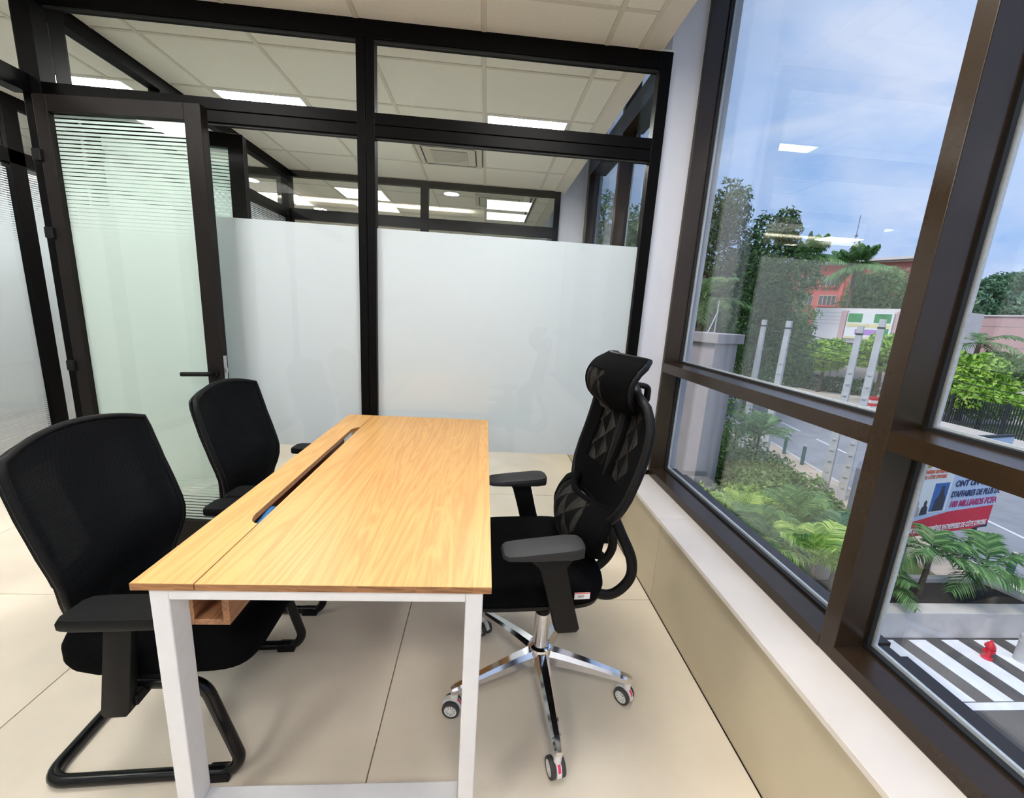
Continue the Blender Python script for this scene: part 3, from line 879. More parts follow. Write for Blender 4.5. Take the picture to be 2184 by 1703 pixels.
# ------------------------------------------------------------------ visitor chairs
def visitor_chair(loc, rz, label):
    c = empty('visitor_chair', loc, rz, label, 'chair', 'black mesh visitor chairs on the door side of the table')
    # one bent tube: seat mount, front riser, floor runner, rear cross bar and back again
    def side(s):
        return [(-0.05, s * 0.232, 0.338), (0.165, s * 0.232, 0.330), (0.242, s * 0.232, 0.060), (0.215, s * 0.232, 0.0175), (-0.275, s * 0.232, 0.0175)]
    path = side(-1) + side(1)[::-1]
    obj('sled_frame', tube(nb(), fillet(path, [0, 0.07, 0.05, 0.045, 0.06, 0.06, 0.045, 0.05, 0.07, 0], 7), 0.0165, 12), M['black_tube'], c, smooth=True, angle=60)
    for s in (-1, 1):
        obj('foot_pad', B(0.150, 0.215, s * 0.232 - 0.021, s * 0.232 + 0.021, 0.0, 0.026, 0.004), M['black_plastic'], c)
    obj('seat_bracket', B(-0.05, 0.13, -0.235, 0.235, 0.338, 0.362, 0.004), M['black_plastic'], c)
    # cushioned seat with rounded waterfall front
    rings = []
    prof = [(0.355, 0.86), (0.362, 0.97), (0.385, 1.0), (0.425, 1.0), (0.448, 0.965), (0.458, 0.88), (0.461, 0.6)]
    n = 40
    for z, k in prof:
        ring = []
        for i in range(n):
            a = 2 * PI * i / n
            ca, sa = math.cos(a), math.sin(a)
            x = 0.035 + 0.250 * k * math.copysign(abs(ca) ** 0.36, ca)
            y = 0.240 * k * math.copysign(abs(sa) ** 0.36, sa)
            dz = -0.030 * max(0, (x - 0.13) / 0.15) ** 2 * (1 if z > 0.4 else 0.4) + 0.006 * (1 if x < -0.1 else 0)
            ring.append((x, y, z + dz))
        rings.append(ring)
    obj('seat', loft(nb(), rings), M['fabric'], c, smooth=True, angle=50)
    # back: curved mesh in a padded rim
    px = [(0.0, -0.165), (0.12, -0.170), (0.25, -0.156), (0.36, -0.154), (0.52, -0.176), (0.72, -0.207), (1.0, -0.240)]
    hw = [(0.0, 0.135), (0.08, 0.178), (0.25, 0.218), (0.45, 0.230), (0.75, 0.230), (0.95, 0.226), (1.0, 0.218)]
    def surf(u, v):
        z = 0.435 + 0.515 * v
        w = cr_interp(hw, v)
        crown = 0.036 * (1 - u * u) * max(0, (v - 0.82) / 0.18)
        base = -0.0 * (1 - u * u)
        x = cr_interp(px, v) - 0.035 * (1 - u * u) + 0.012
        sag = 0.0 if v > 0.15 else -0.035 * (1 - u * u) * (1 - v / 0.15)
        return (x, w * u, z + crown + base + sag)
    obj('back_mesh', sheet(surf, 20, 24, 0.010), M['mesh_back'], c, smooth=True, angle=60)
    rim = [surf(1, v / 14) for v in range(15)] + [surf(1 - 2 * k / 14, 1) for k in range(1, 15)] + [surf(-1, 1 - v / 14) for v in range(1, 15)] + [surf(-1 + 2 * k / 14, 0) for k in range(1, 14)]
    obj('back_rim', tube(nb(), rim, 0.0095, 8, closed=True), M['black_plastic'], c, smooth=True, angle=60)
    # moulded support shell behind the mesh: rim bands, spine and lower plate
    def shell(u, v):
        p = surf(u, v)
        return (p[0] - 0.022, p[1], p[2])
    obj('support_shell', sheet(lambda u, v: shell(u * 0.97, 0.03 + v * 0.36), 14, 8, 0.008), M['black_plastic'], c, smooth=True, angle=60)
    obj('spine', sheet(lambda u, v: shell(u * 0.24, 0.36 + v * 0.62), 6, 10, 0.012), M['black_plastic'], c, smooth=True, angle=60)
    for s in (-1, 1):
        obj('shell_rim', sheet(lambda u, v: shell(s * 0.87 + 0.11 * u, 0.36 + v * 0.62), 4, 12, 0.008), M['black_plastic'], c, smooth=True, angle=60)
    obj('shell_rim', sheet(lambda u, v: shell(u * 0.97, 0.88 + v * 0.11), 14, 3, 0.008), M['black_plastic'], c, smooth=True, angle=60)
    obj('back_bracket', tube(nb(), fillet([(0.02, 0, 0.345), (-0.17, 0, 0.352), (-0.232, 0, 0.50), (-0.225, 0, 0.62)], 0.06), 0.026, 10, flat=(1, 2.0)), M['black_plastic'], c, smooth=True, angle=60)
    for s in (-1, 1):
        # armrest: pad, post and bracket under the seat
        ring = [(-0.090, -0.030), (-0.082, -0.046), (-0.05, -0.050), (0.13, -0.050), (0.165, -0.044), (0.175, -0.025), (0.175, 0.025), (0.165, 0.044), (0.13, 0.050), (-0.03, 0.050), (-0.07, 0.046), (-0.085, 0.030)]
        bm = nb()
        loft(bm, [[(x * k + 0.002, s * (0.278) + y * k, z) for x, y in ring] for z, k in ((0.574, 0.93), (0.580, 0.99), (0.596, 1.0), (0.604, 0.94))])
        pad = obj('armrest', bm, M['black_plastic'], c, smooth=True, angle=45)
        bm = nb()
        prism(bm, [(-0.006, 0.578), (0.058, 0.578), (0.020, 0.300), (0.010, 0.288), (-0.040, 0.288), (-0.048, 0.300)], 'y', s * 0.278 - 0.014, s * 0.278 + 0.014, 0.004)
        obj('arm_post', bm, M['black_plastic'], pad, smooth=True, angle=30)
        obj('arm_bracket', B(-0.04, 0.03, min(s * 0.20, s * 0.275), max(s * 0.20, s * 0.275), 0.305, 0.338, 0.004), M['black_plastic'], pad)
    return c
visitor_chair((-0.90, 1.22, 0), math.radians(2.5), 'black mesh cantilever chair at the near left, behind the white table leg')
visitor_chair((-0.90, 1.89, 0), 0, 'black mesh cantilever chair in front of the open glass door')

# ------------------------------------------------------------------ office chair
oc = empty('office_chair', (0.2557, 1.2989, 0), math.radians(4.5), 'black mesh swivel chair with headrest and chrome star base by the window', 'chair')
star_rot = math.radians(-4.5)
def rotz(p, a): return (p[0] * math.cos(a) - p[1] * math.sin(a), p[0] * math.sin(a) + p[1] * math.cos(a), p[2])
bm = nb()
lathe(bm, [(0.0, 0.075), (0.022, 0.075), (0.026, 0.095), (0.040, 0.100), (0.046, 0.115), (0.046, 0.155), (0.040, 0.172), (0.030, 0.178), (0.0, 0.178)], 28)
hub = obj('star_hub', bm, M['chrome'], oc, smooth=True, angle=35)
bm = nb(); lathe(bm, [(0.0, 0.17), (0.0285, 0.17), (0.0265, 0.315), (0.024, 0.318), (0.0, 0.318)], 24)
obj('gas_cover', bm, M['chrome'], hub, smooth=True, angle=35)
bm = nb(); lathe(bm, [(0.0, 0.312), (0.027, 0.312), (0.028, 0.330), (0.022, 0.334), (0.0, 0.334)], 24)
obj('gas_collar', bm, M['black_plastic'], hub, smooth=True, angle=35)
bm = nb(); lathe(bm, [(0.0, 0.33), (0.014, 0.33), (0.014, 0.46), (0.0, 0.46)], 16)
obj('gas_rod', bm, M['chrome'], hub, smooth=True, angle=35)
RS = 0.3255
caster_yaw = [-14, -82, -55, 30, 120]
for k in range(5):
    a = math.radians(201.35 + 72 * k) + star_rot
    rings = []
    for r, zc, hh, w in ((0.035, 0.138, 0.026, 0.026), (0.10, 0.134, 0.022, 0.023), (0.20, 0.122, 0.017, 0.019), (0.29, 0.108, 0.0125, 0.0155), (0.325, 0.101, 0.012, 0.0145), (0.338, 0.098, 0.009, 0.010)):
        sec = [(-w, -hh), (w, -hh), (w, hh * 0.35), (w * 0.55, hh), (-w * 0.55, hh), (-w, hh * 0.35)]
        rings.append([rotz((r, y, zc + z), a) for y, z in sec])
    arm = obj('star_leg', loft(nb(), rings), M['chrome'], oc, smooth=True, angle=28)
    cx, cy, _ = rotz((RS, 0, 0), a)
    th = math.radians(caster_yaw[k])
    def cw_(p): q = rotz(p, th); return (q[0] + cx, q[1] + cy, q[2])
    bm = nb()
    lathe(bm, [(0.0, 0.060), (0.012, 0.060), (0.013, 0.092), (0.0, 0.092)], 14)
    for v in bm.verts: v.co = Vector((v.co.x + cx, v.co.y + cy, v.co.z))
    prof = [(0.0335 * math.cos(t_), 0.0335 * math.sin(t_)) for t_ in [PI * (-0.08 + 1.02 * q / 12) for q in range(13)]]
    inner = [(0.018 * math.cos(t_), 0.018 * math.sin(t_)) for t_ in [PI * (-0.08 + 1.02 * q / 12) for q in range(13)]]
    f = []
    for yy in (-0.0075, 0.0075):
        f.append([bm.verts.new(cw_((x - 0.008, yy, 0.033 + z))) for x, z in prof + inner[::-1]])
    nn = len(f[0])
    bm.faces.new(f[0]); bm.faces.new(f[1][::-1])
    for q in range(nn): bm.faces.new((f[0][q], f[0][(q + 1) % nn], f[1][(q + 1) % nn], f[1][q]))
    cst = obj('caster', bm, M['caster_white'], arm, smooth=True, angle=30)
    for s in (-1, 1):
        bm = nb()
        lathe(bm, [(0.022, s * 0.009), (0.0285, s * 0.009), (0.0300, s * 0.011), (0.0300, s * 0.021), (0.0285, s * 0.0235), (0.0215, s * 0.0235)], 26, (0, 0, 0), 'y', True)
        for v in bm.verts: v.co = Vector(cw_((v.co.x - 0.008, v.co.y, v.co.z + 0.030)))
        obj('wheel_tyre', bm, M['tyre'], arm, smooth=True, angle=40)
        bm = nb()
        for q in range(10):
            t_ = 2 * PI * q / 10
            ca, sa = math.cos(t_), math.sin(t_)
            pts = [(ca * r - sa * w, sa * r + ca * w) for r, w in ((0.005, -0.002), (0.019, -0.0018), (0.019, 0.0018), (0.005, 0.002))]
            lo_ = [bm.verts.new(cw_((x - 0.008, s * 0.019, 0.030 + z))) for x, z in pts]
            hi_ = [bm.verts.new(cw_((x - 0.008, s * 0.0225, 0.030 + z))) for x, z in pts]
            bm.faces.new(lo_); bm.faces.new(hi_[::-1])
            for i in range(4): bm.faces.new((lo_[i], lo_[(i + 1) % 4], hi_[(i + 1) % 4], hi_[i]))
        b2 = nb(); lathe(b2, [(0.0185, s * 0.012), (0.0225, s * 0.012), (0.0225, s * 0.0232), (0.0185, s * 0.0232)], 22, (0, 0, 0), 'y', True)
        lathe(b2, [(0.0, s * 0.012), (0.0055, s * 0.012), (0.0055, s * 0.0236), (0.0, s * 0.0236)], 12, (0, 0, 0), 'y')
        for v in b2.verts: v.co = Vector(cw_((v.co.x - 0.008, v.co.y, v.co.z + 0.030)))
        tmp = bpy.data.meshes.new('t'); b2.to_mesh(tmp); b2.free(); bm.from_mesh(tmp); bpy.data.meshes.remove(tmp)
        obj('wheel_spokes', bm, M['caster_white'], arm, smooth=True, angle=40)
    # pink printed sticker on the outside of the fork
    bm = nb()
    arc = [PI * (0.10 + 0.42 * q / 6) for q in range(7)]
    A_ = [[bm.verts.new(cw_((0.0342 * math.cos(t_) - 0.008, yy, 0.033 + 0.0342 * math.sin(t_)))) for t_ in arc] for yy in (-0.0045, 0.0045)]
    for q in range(6): bm.faces.new((A_[0][q], A_[0][q + 1], A_[1][q + 1], A_[1][q]))
    obj('sticker', bm, M['pink_mark'], arm)

def superpad(zk, cx, rx, ry, ex, n=44, fx=None):
    rings = []
    for z, k in zk:
        ring = []
        for i in range(n):
            a = 2 * PI * i / n
            ca, sa = math.cos(a), math.sin(a)
            x = cx + rx * k * math.copysign(abs(ca) ** ex, ca)
            y = ry * k * math.copysign(abs(sa) ** ex, sa)
            ring.append((x, y, z + (fx(x, y, z) if fx else 0)))
        rings.append(ring)
    return loft(nb(), rings)
drop = lambda x, y, z: -0.028 * max(0, (-0.17 - x) / 0.12) ** 2
obj('seat', superpad([(0.512, 0.95), (0.520, 0.985), (0.545, 1.0), (0.562, 0.985), (0.574, 0.93), (0.579, 0.70), (0.576, 0.30)], -0.070, 0.222, 0.232, 0.42, fx=drop), M['fabric'], oc, smooth=True, angle=50)
obj('seat_pan', superpad([(0.492, 0.90), (0.497, 0.96), (0.512, 0.975), (0.514, 0.95)], -0.070, 0.222, 0.232, 0.42, fx=drop), M['black_plastic'], oc, smooth=True, angle=50)
obj('mechanism', B(-0.13, 0.10, -0.085, 0.085, 0.445, 0.495, 0.010), M['black_plastic'], oc)
# paper sticker on the near side of the seat
stk = obj('sticker', B(0.028, 0.076, -0.2340, -0.2332, 0.540, 0.562), M['sticker'], oc)
obj('sticker_band', B(0.028, 0.076, -0.2346, -0.2340, 0.5585, 0.562), M['red_print'], stk)
text_mesh('sticker_print', 'LEBI', 0.011, M['ink'], stk, Matrix.Translation((0.048, -0.2344, 0.5495)) @ Matrix.Rotation(PI / 2, 4, 'X') @ Matrix.Rotation(PI, 4, 'Z'), 0.0002)

# back panel
bx_ = [(0.0, 0.140), (0.10, 0.150), (0.28, 0.170), (0.55, 0.200), (0.78, 0.216), (0.92, 0.216), (1.0, 0.208)]
bw_ = [(0.0, 0.150), (0.08, 0.200), (0.25, 0.232), (0.55, 0.238), (0.80, 0.226), (0.93, 0.190), (1.0, 0.135)]
def bsurf(u, v):
    return (cr_interp(bx_, v) + 0.030 * (1 - u * u) * 1.0 - 0.012, cr_interp(bw_, v) * u, 0.745 + 0.405 * v + (0.012 * (1 - u * u) if v > 0.95 else 0))
obj('back_mesh', sheet(bsurf, 22, 26, 0.010), M['mesh_tri'], oc, smooth=True, angle=60)
rim = [bsurf(1, v / 14) for v in range(15)] + [bsurf(1 - 2 * k / 12, 1) for k in range(1, 13)] + [bsurf(-1, 1 - v / 14) for v in range(1, 15)] + [bsurf(-1 + 2 * k / 12, 0) for k in range(1, 12)]
obj('back_rim', tube(nb(), rim, 0.013, 10, closed=True), M['black_plastic'], oc, smooth=True, angle=60)
for s in (-1, 1):
    obj('back_band', sheet(lambda u, v: proud(bsurf, s * 0.84 + 0.15 * u, 0.03 + 0.94 * v, 0.007), 4, 16, 0.006), M['fabric'], oc, smooth=True, angle=60)
obj('back_band', sheet(lambda u, v: proud(bsurf, u * 0.16, 0.02 + 0.95 * v, 0.007), 4, 16, 0.006), M['fabric'], oc, smooth=True, angle=60)
obj('back_band', sheet(lambda u, v: proud(bsurf, u * 0.9, 0.01 + 0.26 * v, 0.007), 12, 5, 0.006), M['fabric'], oc, smooth=True, angle=60)
# lumbar wing
def lsurf(u, v):
    hwv = cr_interp([(0.0, 0.085), (0.2, 0.150), (0.5, 0.196), (0.8, 0.205), (1.0, 0.165)], v)
    x = cr_interp([(0.0, 0.085), (0.3, 0.040), (0.6, 0.026), (0.85, 0.046), (1.0, 0.082)], v)
    z = 0.590 + 0.190 * v - 0.030 * (1 - v) * (1 - u * u) + 0.004 * v
    return (x + 0.075 * u * u, hwv * u, z)
obj('lumbar_mesh', sheet(lsurf, 22, 16, 0.016), M['mesh_tri'], oc, smooth=True, angle=60)
rim = [lsurf(1, v / 10) for v in range(11)] + [lsurf(1 - 2 * k / 12, 1) for k in range(1, 13)] + [lsurf(-1, 1 - v / 10) for v in range(1, 11)] + [lsurf(-1 + 2 * k / 12, 0) for k in range(1, 12)]
obj('lumbar_rim', tube(nb(), rim, 0.012, 8, closed=True), M['fabric'], oc, smooth=True, angle=60)
for s in (-1, 1):
    obj('lumbar_band', sheet(lambda u, v: proud(lsurf, s * 0.80 + 0.20 * u, 0.02 + 0.96 * v, 0.0105), 4, 12, 0.006), M['fabric'], oc, smooth=True, angle=60)
    obj('lumbar_arm', tube(nb(), fillet([(0.155, s * 0.02, 0.70), (0.13, s * 0.06, 0.68), (0.10, s * 0.10, 0.67)], 0.03), 0.012, 8), M['black_plastic'], oc, smooth=True)
# headrest
def hsurf(u, v):
    hwv = cr_interp([(0.0, 0.100), (0.25, 0.142), (0.6, 0.155), (0.85, 0.150), (1.0, 0.120)], v)
    x = cr_interp([(0.0, 0.150), (0.25, 0.112), (0.55, 0.102), (0.8, 0.122), (1.0, 0.165)], v)
    return (x + 0.060 * u * u, hwv * u, 1.085 + 0.160 * v + (0.006 * (1 - u * u)))
obj('headrest_mesh', sheet(hsurf, 20, 16, 0.020), M['mesh_tri'], oc, smooth=True, angle=60)
rim = [hsurf(1, v / 10) for v in range(11)] + [hsurf(1 - 2 * k / 12, 1) for k in range(1, 13)] + [hsurf(-1, 1 - v / 10) for v in range(1, 11)] + [hsurf(-1 + 2 * k / 12, 0) for k in range(1, 12)]
obj('headrest_rim', tube(nb(), rim, 0.0125, 8, closed=True), M['black_plastic'], oc, smooth=True, angle=60)
for s in (-1, 1):
    obj('headrest_band', sheet(lambda u, v: proud(hsurf, s * 0.72 + 0.27 * u, 0.02 + 0.96 * v, 0.0125), 5, 12, 0.006), M['fabric'], oc, smooth=True, angle=60)
obj('headrest_band', sheet(lambda u, v: proud(hsurf, u, 0.72 + 0.27 * v, 0.0125), 14, 5, 0.006), M['fabric'], oc, smooth=True, angle=60)
obj('headrest_back', sheet(lambda u, v: (lambda p: (p[0] + 0.018, p[1], p[2]))(hsurf(u * 0.55, 0.2 + 0.6 * v)), 8, 8, 0.010), M['black_plastic'], oc, smooth=True, angle=60)
obj('headrest_hanger', tube(nb(), fillet([(0.235, -0.045, 1.09), (0.272, -0.045, 1.115), (0.272, -0.045, 1.160), (0.205, -0.030, 1.166), (0.150, -0.020, 1.162)], 0.016), 0.0095, 10, flat=(1, 1.5)), M['black_plastic'], oc, smooth=True, angle=60)
obj('headrest_hanger', tube(nb(), fillet([(0.235, 0.045, 1.09), (0.272, 0.045, 1.115), (0.272, 0.045, 1.160), (0.205, 0.030, 1.166), (0.150, 0.020, 1.162)], 0.016), 0.0095, 10, flat=(1, 1.5)), M['black_plastic'], oc, smooth=True, angle=60)
# back frame: two curved struts from the seat to the back and a spine
for s in (-1, 1):
    path = [(0.02, s * 0.055, 0.468), (0.13, s * 0.065, 0.440), (0.215, s * 0.078, 0.430), (0.272, s * 0.085, 0.490), (0.270, s * 0.085, 0.570), (0.225, s * 0.070, 0.665), (0.196, s * 0.045, 0.735), (0.192, s * 0.040, 0.80)]
    obj('back_strut', tube(nb(), smooth(path, 7), 0.0145, 12, flat=(1.25, 0.95)), M['black_plastic'], oc, smooth=True, angle=60)
obj('spine', tube(nb(), fillet([(0.190, 0, 0.74), (0.215, 0, 0.90), (0.245, 0, 1.05), (0.250, 0, 1.11)], 0.1), 0.016, 10, flat=(1, 2.2)), M['black_plastic'], oc, smooth=True, angle=60)
# armrests
for s in (-1, 1):
    ring = [(-0.200, -0.028), (-0.188, -0.040), (-0.15, -0.044), (0.00, -0.044), (0.028, -0.036), (0.036, -0.015), (0.036, 0.015), (0.028, 0.036), (0.00, 0.044), (-0.15, 0.044), (-0.188, 0.040), (-0.200, 0.028)]
    bm = nb()
    yc = s * 0.246
    loft(bm, [[((x + 0.08) * k - 0.08, yc + y * k, z + 0.010 * ((x + 0.08) / 0.12) * (1 if z > 0.715 else 0)) for x, y in ring] for z, k in ((0.706, 0.95), (0.709, 1.0), (0.720, 1.0), (0.729, 0.97), (0.733, 0.86))])
    pad = obj('armrest', bm, M['arm_pad'], oc, smooth=True, angle=40)
    bm = nb()
    ya = s * 0.270
    prism(bm, [(-0.128, 0.708), (0.000, 0.708), (-0.026, 0.684), (0.034, 0.482), (0.026, 0.470), (-0.030, 0.470), (-0.040, 0.482), (-0.090, 0.676)], 'y', ya - 0.016, ya + 0.016, 0.004)
    obj('arm_post', bm, M['black_plastic'], pad, smooth=True, angle=30)
    obj('arm_bracket', B(-0.035, 0.025, min(s * 0.08, ya), max(s * 0.08, ya), 0.476, 0.496, 0.004), M['black_plastic'], pad)

# ------------------------------------------------------------------ the street outside
G = -4.8
M['asphalt'] = mat('grey_asphalt', srgb(150, 150, 154), 0.9, noise=0.12, scale=1.2, detail=12)
M['dark_asphalt'] = mat('dark_asphalt', srgb(82, 80, 80), 0.85, noise=0.25, scale=2.0, detail=12)
M['sand'] = mat('sandy_paving', srgb(196, 178, 160), 0.95, noise=0.12, scale=1.5, detail=10)
M['lot'] = mat('pale_worn_concrete', srgb(190, 178, 164), 0.95, noise=0.12, scale=0.35, detail=10)
M['cobble'] = mat('grey_cobbles', srgb(190, 182, 174), 0.95, noise=0.2, scale=6, detail=6)
M['paint'] = mat('white_road_paint', srgb(232, 232, 236), 0.8, noise=0.06, scale=6, detail=8)
M['soil'] = mat('black_soil', srgb(52, 48, 46), 1.0, noise=0.4, scale=18, detail=8)
M['grass'] = mat('scrubby_ground', srgb(96, 112, 62), 1.0, noise=0.25, scale=1.5, detail=8)
M['render'] = mat('pale_cement_render', srgb(206, 200, 194), 0.9, noise=0.08, scale=2.5, detail=8)
M['mauve'] = mat('mauve_grey_render', srgb(176, 164, 164), 0.9, noise=0.06, scale=3, detail=8)
M['concrete'] = mat('grey_concrete_pole', srgb(190, 190, 192), 0.9, noise=0.10, scale=4, detail=8)
M['green_post'] = mat('green_painted_steel', srgb(52, 92, 84), 0.5, noise=0.15, scale=10)
M['hydrant'] = mat('red_hydrant_paint', srgb(206, 28, 48), 0.4, noise=0.15, scale=14)
M['wire'] = mat('black_cable', (0.02, 0.02, 0.022), 0.6, noise=0.1, scale=10)
M['bark'] = mat('brown_bark', srgb(92, 80, 66), 0.95, noise=0.3, scale=6)
M['red_wall'] = mat('coral_red_render', srgb(206, 104, 96), 0.9, noise=0.06, scale=0.6, detail=6)
M['off_white'] = mat('off_white_render', srgb(226, 220, 218), 0.9, noise=0.04, scale=0.6)
M['pink_wall'] = mat('pale_pink_blockwork', srgb(206, 172, 170), 0.9, noise=0.05, scale=0.8)
M['far_window'] = mat('dark_window_glass', srgb(92, 84, 84), 0.3, noise=0.3, scale=1.2)
M['far_frame'] = mat('grey_window_frame', srgb(176, 166, 160), 0.6, noise=0.05, scale=3)
M['roof_brown'] = mat('brown_roof_edge', srgb(140, 118, 104), 0.8, noise=0.1, scale=1)
M['fence'] = mat('dark_steel_fence', srgb(52, 56, 62), 0.5, noise=0.1, scale=6)
M['blue_print'] = mat('pale_blue_print', srgb(188, 206, 232), 0.6, noise=0.03, scale=2)
M['cream_print'] = mat('cream_print', srgb(230, 232, 232), 0.6, noise=0.03, scale=2)
M['navy_print'] = mat('navy_print', srgb(40, 52, 100), 0.6, noise=0.05, scale=4)
M['magenta_print'] = mat('magenta_print', srgb(186, 44, 110), 0.6, noise=0.05, scale=4)
M['red_banner'] = mat('red_banner_print', srgb(214, 36, 62), 0.6, noise=0.06, scale=2)
M['gold_print'] = mat('gold_print', srgb(176, 138, 70), 0.5, noise=0.25, scale=6)
M['orange_print'] = mat('orange_print', srgb(214, 104, 70), 0.6, noise=0.05, scale=4)
M['photo_blue'] = mat('blue_photo_print', srgb(44, 104, 176), 0.6, noise=0.2, scale=5)
M['photo_dark'] = mat('dark_photo_print', srgb(36, 44, 62), 0.6, noise=0.2, scale=8)
M['skin'] = mat('brown_skin', srgb(92, 62, 48), 0.6, noise=0.05, scale=10)
M['shirt'] = mat('dark_shirt', srgb(58, 50, 60), 0.9, noise=0.15, scale=20)
M['white_cloth'] = mat('white_cloth', srgb(226, 224, 224), 0.9, noise=0.05, scale=20)
M['cabinet'] = mat('grey_cabinet_paint', srgb(128, 128, 136), 0.6, noise=0.08, scale=5)
M['maroon'] = mat('maroon_paint', srgb(112, 48, 60), 0.6, noise=0.1, scale=5)
def srgb_leaf(r, g, b): return tuple(min(1, 1.25 * v) for v in srgb(r, g, b)[:3]) + (1,)
LEAF = {
 'dark': leaf_mat('dark_green_leaves', srgb_leaf(38, 62, 36), srgb_leaf(84, 116, 62)),
 'mid': leaf_mat('mid_green_leaves', srgb_leaf(62, 92, 52), srgb_leaf(122, 152, 90)),
 'bright': leaf_mat('bright_green_leaves', srgb_leaf(88, 130, 48), srgb_leaf(168, 200, 84)),
 'blue': leaf_mat('blue_green_leaves', srgb_leaf(46, 82, 62), srgb_leaf(100, 136, 100)),
 'palm': leaf_mat('palm_leaves', srgb_leaf(50, 84, 46), srgb_leaf(116, 152, 92)),
 'lime': leaf_mat('lime_palm_leaves', srgb_leaf(96, 140, 56), srgb_leaf(186, 206, 110)),
}
def kerb_x(y): return 13.6 + (y - 8) * 0.165
gr = tag(obj('ground', B(-60, 160, -60, 160, G - 0.6, G - 0.06), M['grass']), 'scrubby green ground under the street scene', 'ground', kind='structure')
def slab(name, label, cat, pts, z, mt, th=0.05):
    bm = nb(); prism(bm, pts, 'z', z - th, z)
    return tag(obj(name, bm, mt), label, cat, kind='structure')
drive = slab('driveway', 'dark asphalt forecourt with white painted bars', 'pavement', [(1.3, -8), (12.9, -8), (12.9, 6.85), (1.3, 6.85)], G, M['dark_asphalt'])
for k in range(-3, 6):
    xa = 9.05 + 0.735 * k
    bm = nb(); prism(bm, [(xa + 0.12, 5.42), (xa + 0.50, 5.42), (xa + 0.36, 6.80), (xa - 0.02, 6.80)], 'z', G, G + 0.006)
    obj('painted_bar', bm, M['paint'], drive)
bm = nb(); prism(bm, [(2.0, 5.26), (12.9, 5.26), (12.9, 5.40), (2.0, 5.40)], 'z', G, G + 0.006)
obj('painted_line', bm, M['paint'], drive)
ya, yb = -20, 90
slab('road', 'grey asphalt street running past the building', 'road', [(kerb_x(ya), ya), (kerb_x(ya) + 10.0, ya), (kerb_x(yb) + 10.0, yb), (kerb_x(yb), yb)], G - 0.02, M['asphalt'])
rd = bpy.data.objects['road']
for k in range(16):
    y0 = -6 + k * 4.2
    bm = nb(); prism(bm, [(kerb_x(y0) + 3.5, y0), (kerb_x(y0) + 3.62, y0), (kerb_x(y0 + 2.6) + 3.62, y0 + 2.6), (kerb_x(y0 + 2.6) + 3.5, y0 + 2.6)], 'z', G - 0.021, G - 0.014)
    obj('lane_mark', bm, M['paint'], rd)
slab('sidewalk', 'sandy paved walkway along the near kerb', 'pavement', [(kerb_x(-8) - 1.6, -8), (kerb_x(-8), -8), (kerb_x(60), 60), (kerb_x(60) - 1.6, 60)], G + 0.03, M['sand'], 0.12)
bm = nb(); prism(bm, [(kerb_x(-8) - 0.02, -8), (kerb_x(-8) + 0.16, -8), (kerb_x(60) + 0.16, 60), (kerb_x(60) - 0.02, 60)], 'z', G - 0.1, G + 0.08)
tag(obj('kerb', bm, M['render']), 'pale concrete kerb beside the grey street', 'kerb', kind='structure')
slab('far_sidewalk', 'cobbled walkway in front of the dark fence', 'pavement', [(kerb_x(2) + 10, 2), (30.2, 2), (30.2, 28), (kerb_x(28) + 10, 28)], G + 0.04, M['cobble'], 0.12)
slab('parking_lot', 'pale worn concrete lot beyond the street', 'pavement', [(kerb_x(28) + 10, 28), (60, 28), (70, 66), (kerb_x(66) + 10, 66)], G, M['lot'], 0.1)

# planter with soil
pl = empty('planter', (9.5, 7.4, G), 0, 'low pale planter wall holding black soil beyond the crossing', 'planter')
part('front_wall', pl, M['render'], 5.0, 12.55, 6.85, 7.16, G, -4.20, bev=0.01)
part('back_wall', pl, M['render'], 10.2, 12.0, 7.95, 8.10, G, -4.16, bev=0.01)
bm = nb(); prism(bm, [(12.0, 7.95), (12.25, 7.16), (12.55, 7.16), (12.3, 8.1), (12.0, 8.1)], 'z', G, -4.20)
obj('end_wall', bm, M['render'], pl, world=True)
part('soil', pl, M['soil'], 5.0, 12.2, 7.16, 8.0, G, -4.27)
tag(obj('wall_block', B(8.2, 10.1, 8.14, 8.42, G, -3.50, 0.02), M['mauve']), 'grey rendered wall behind the planter palms', 'wall')

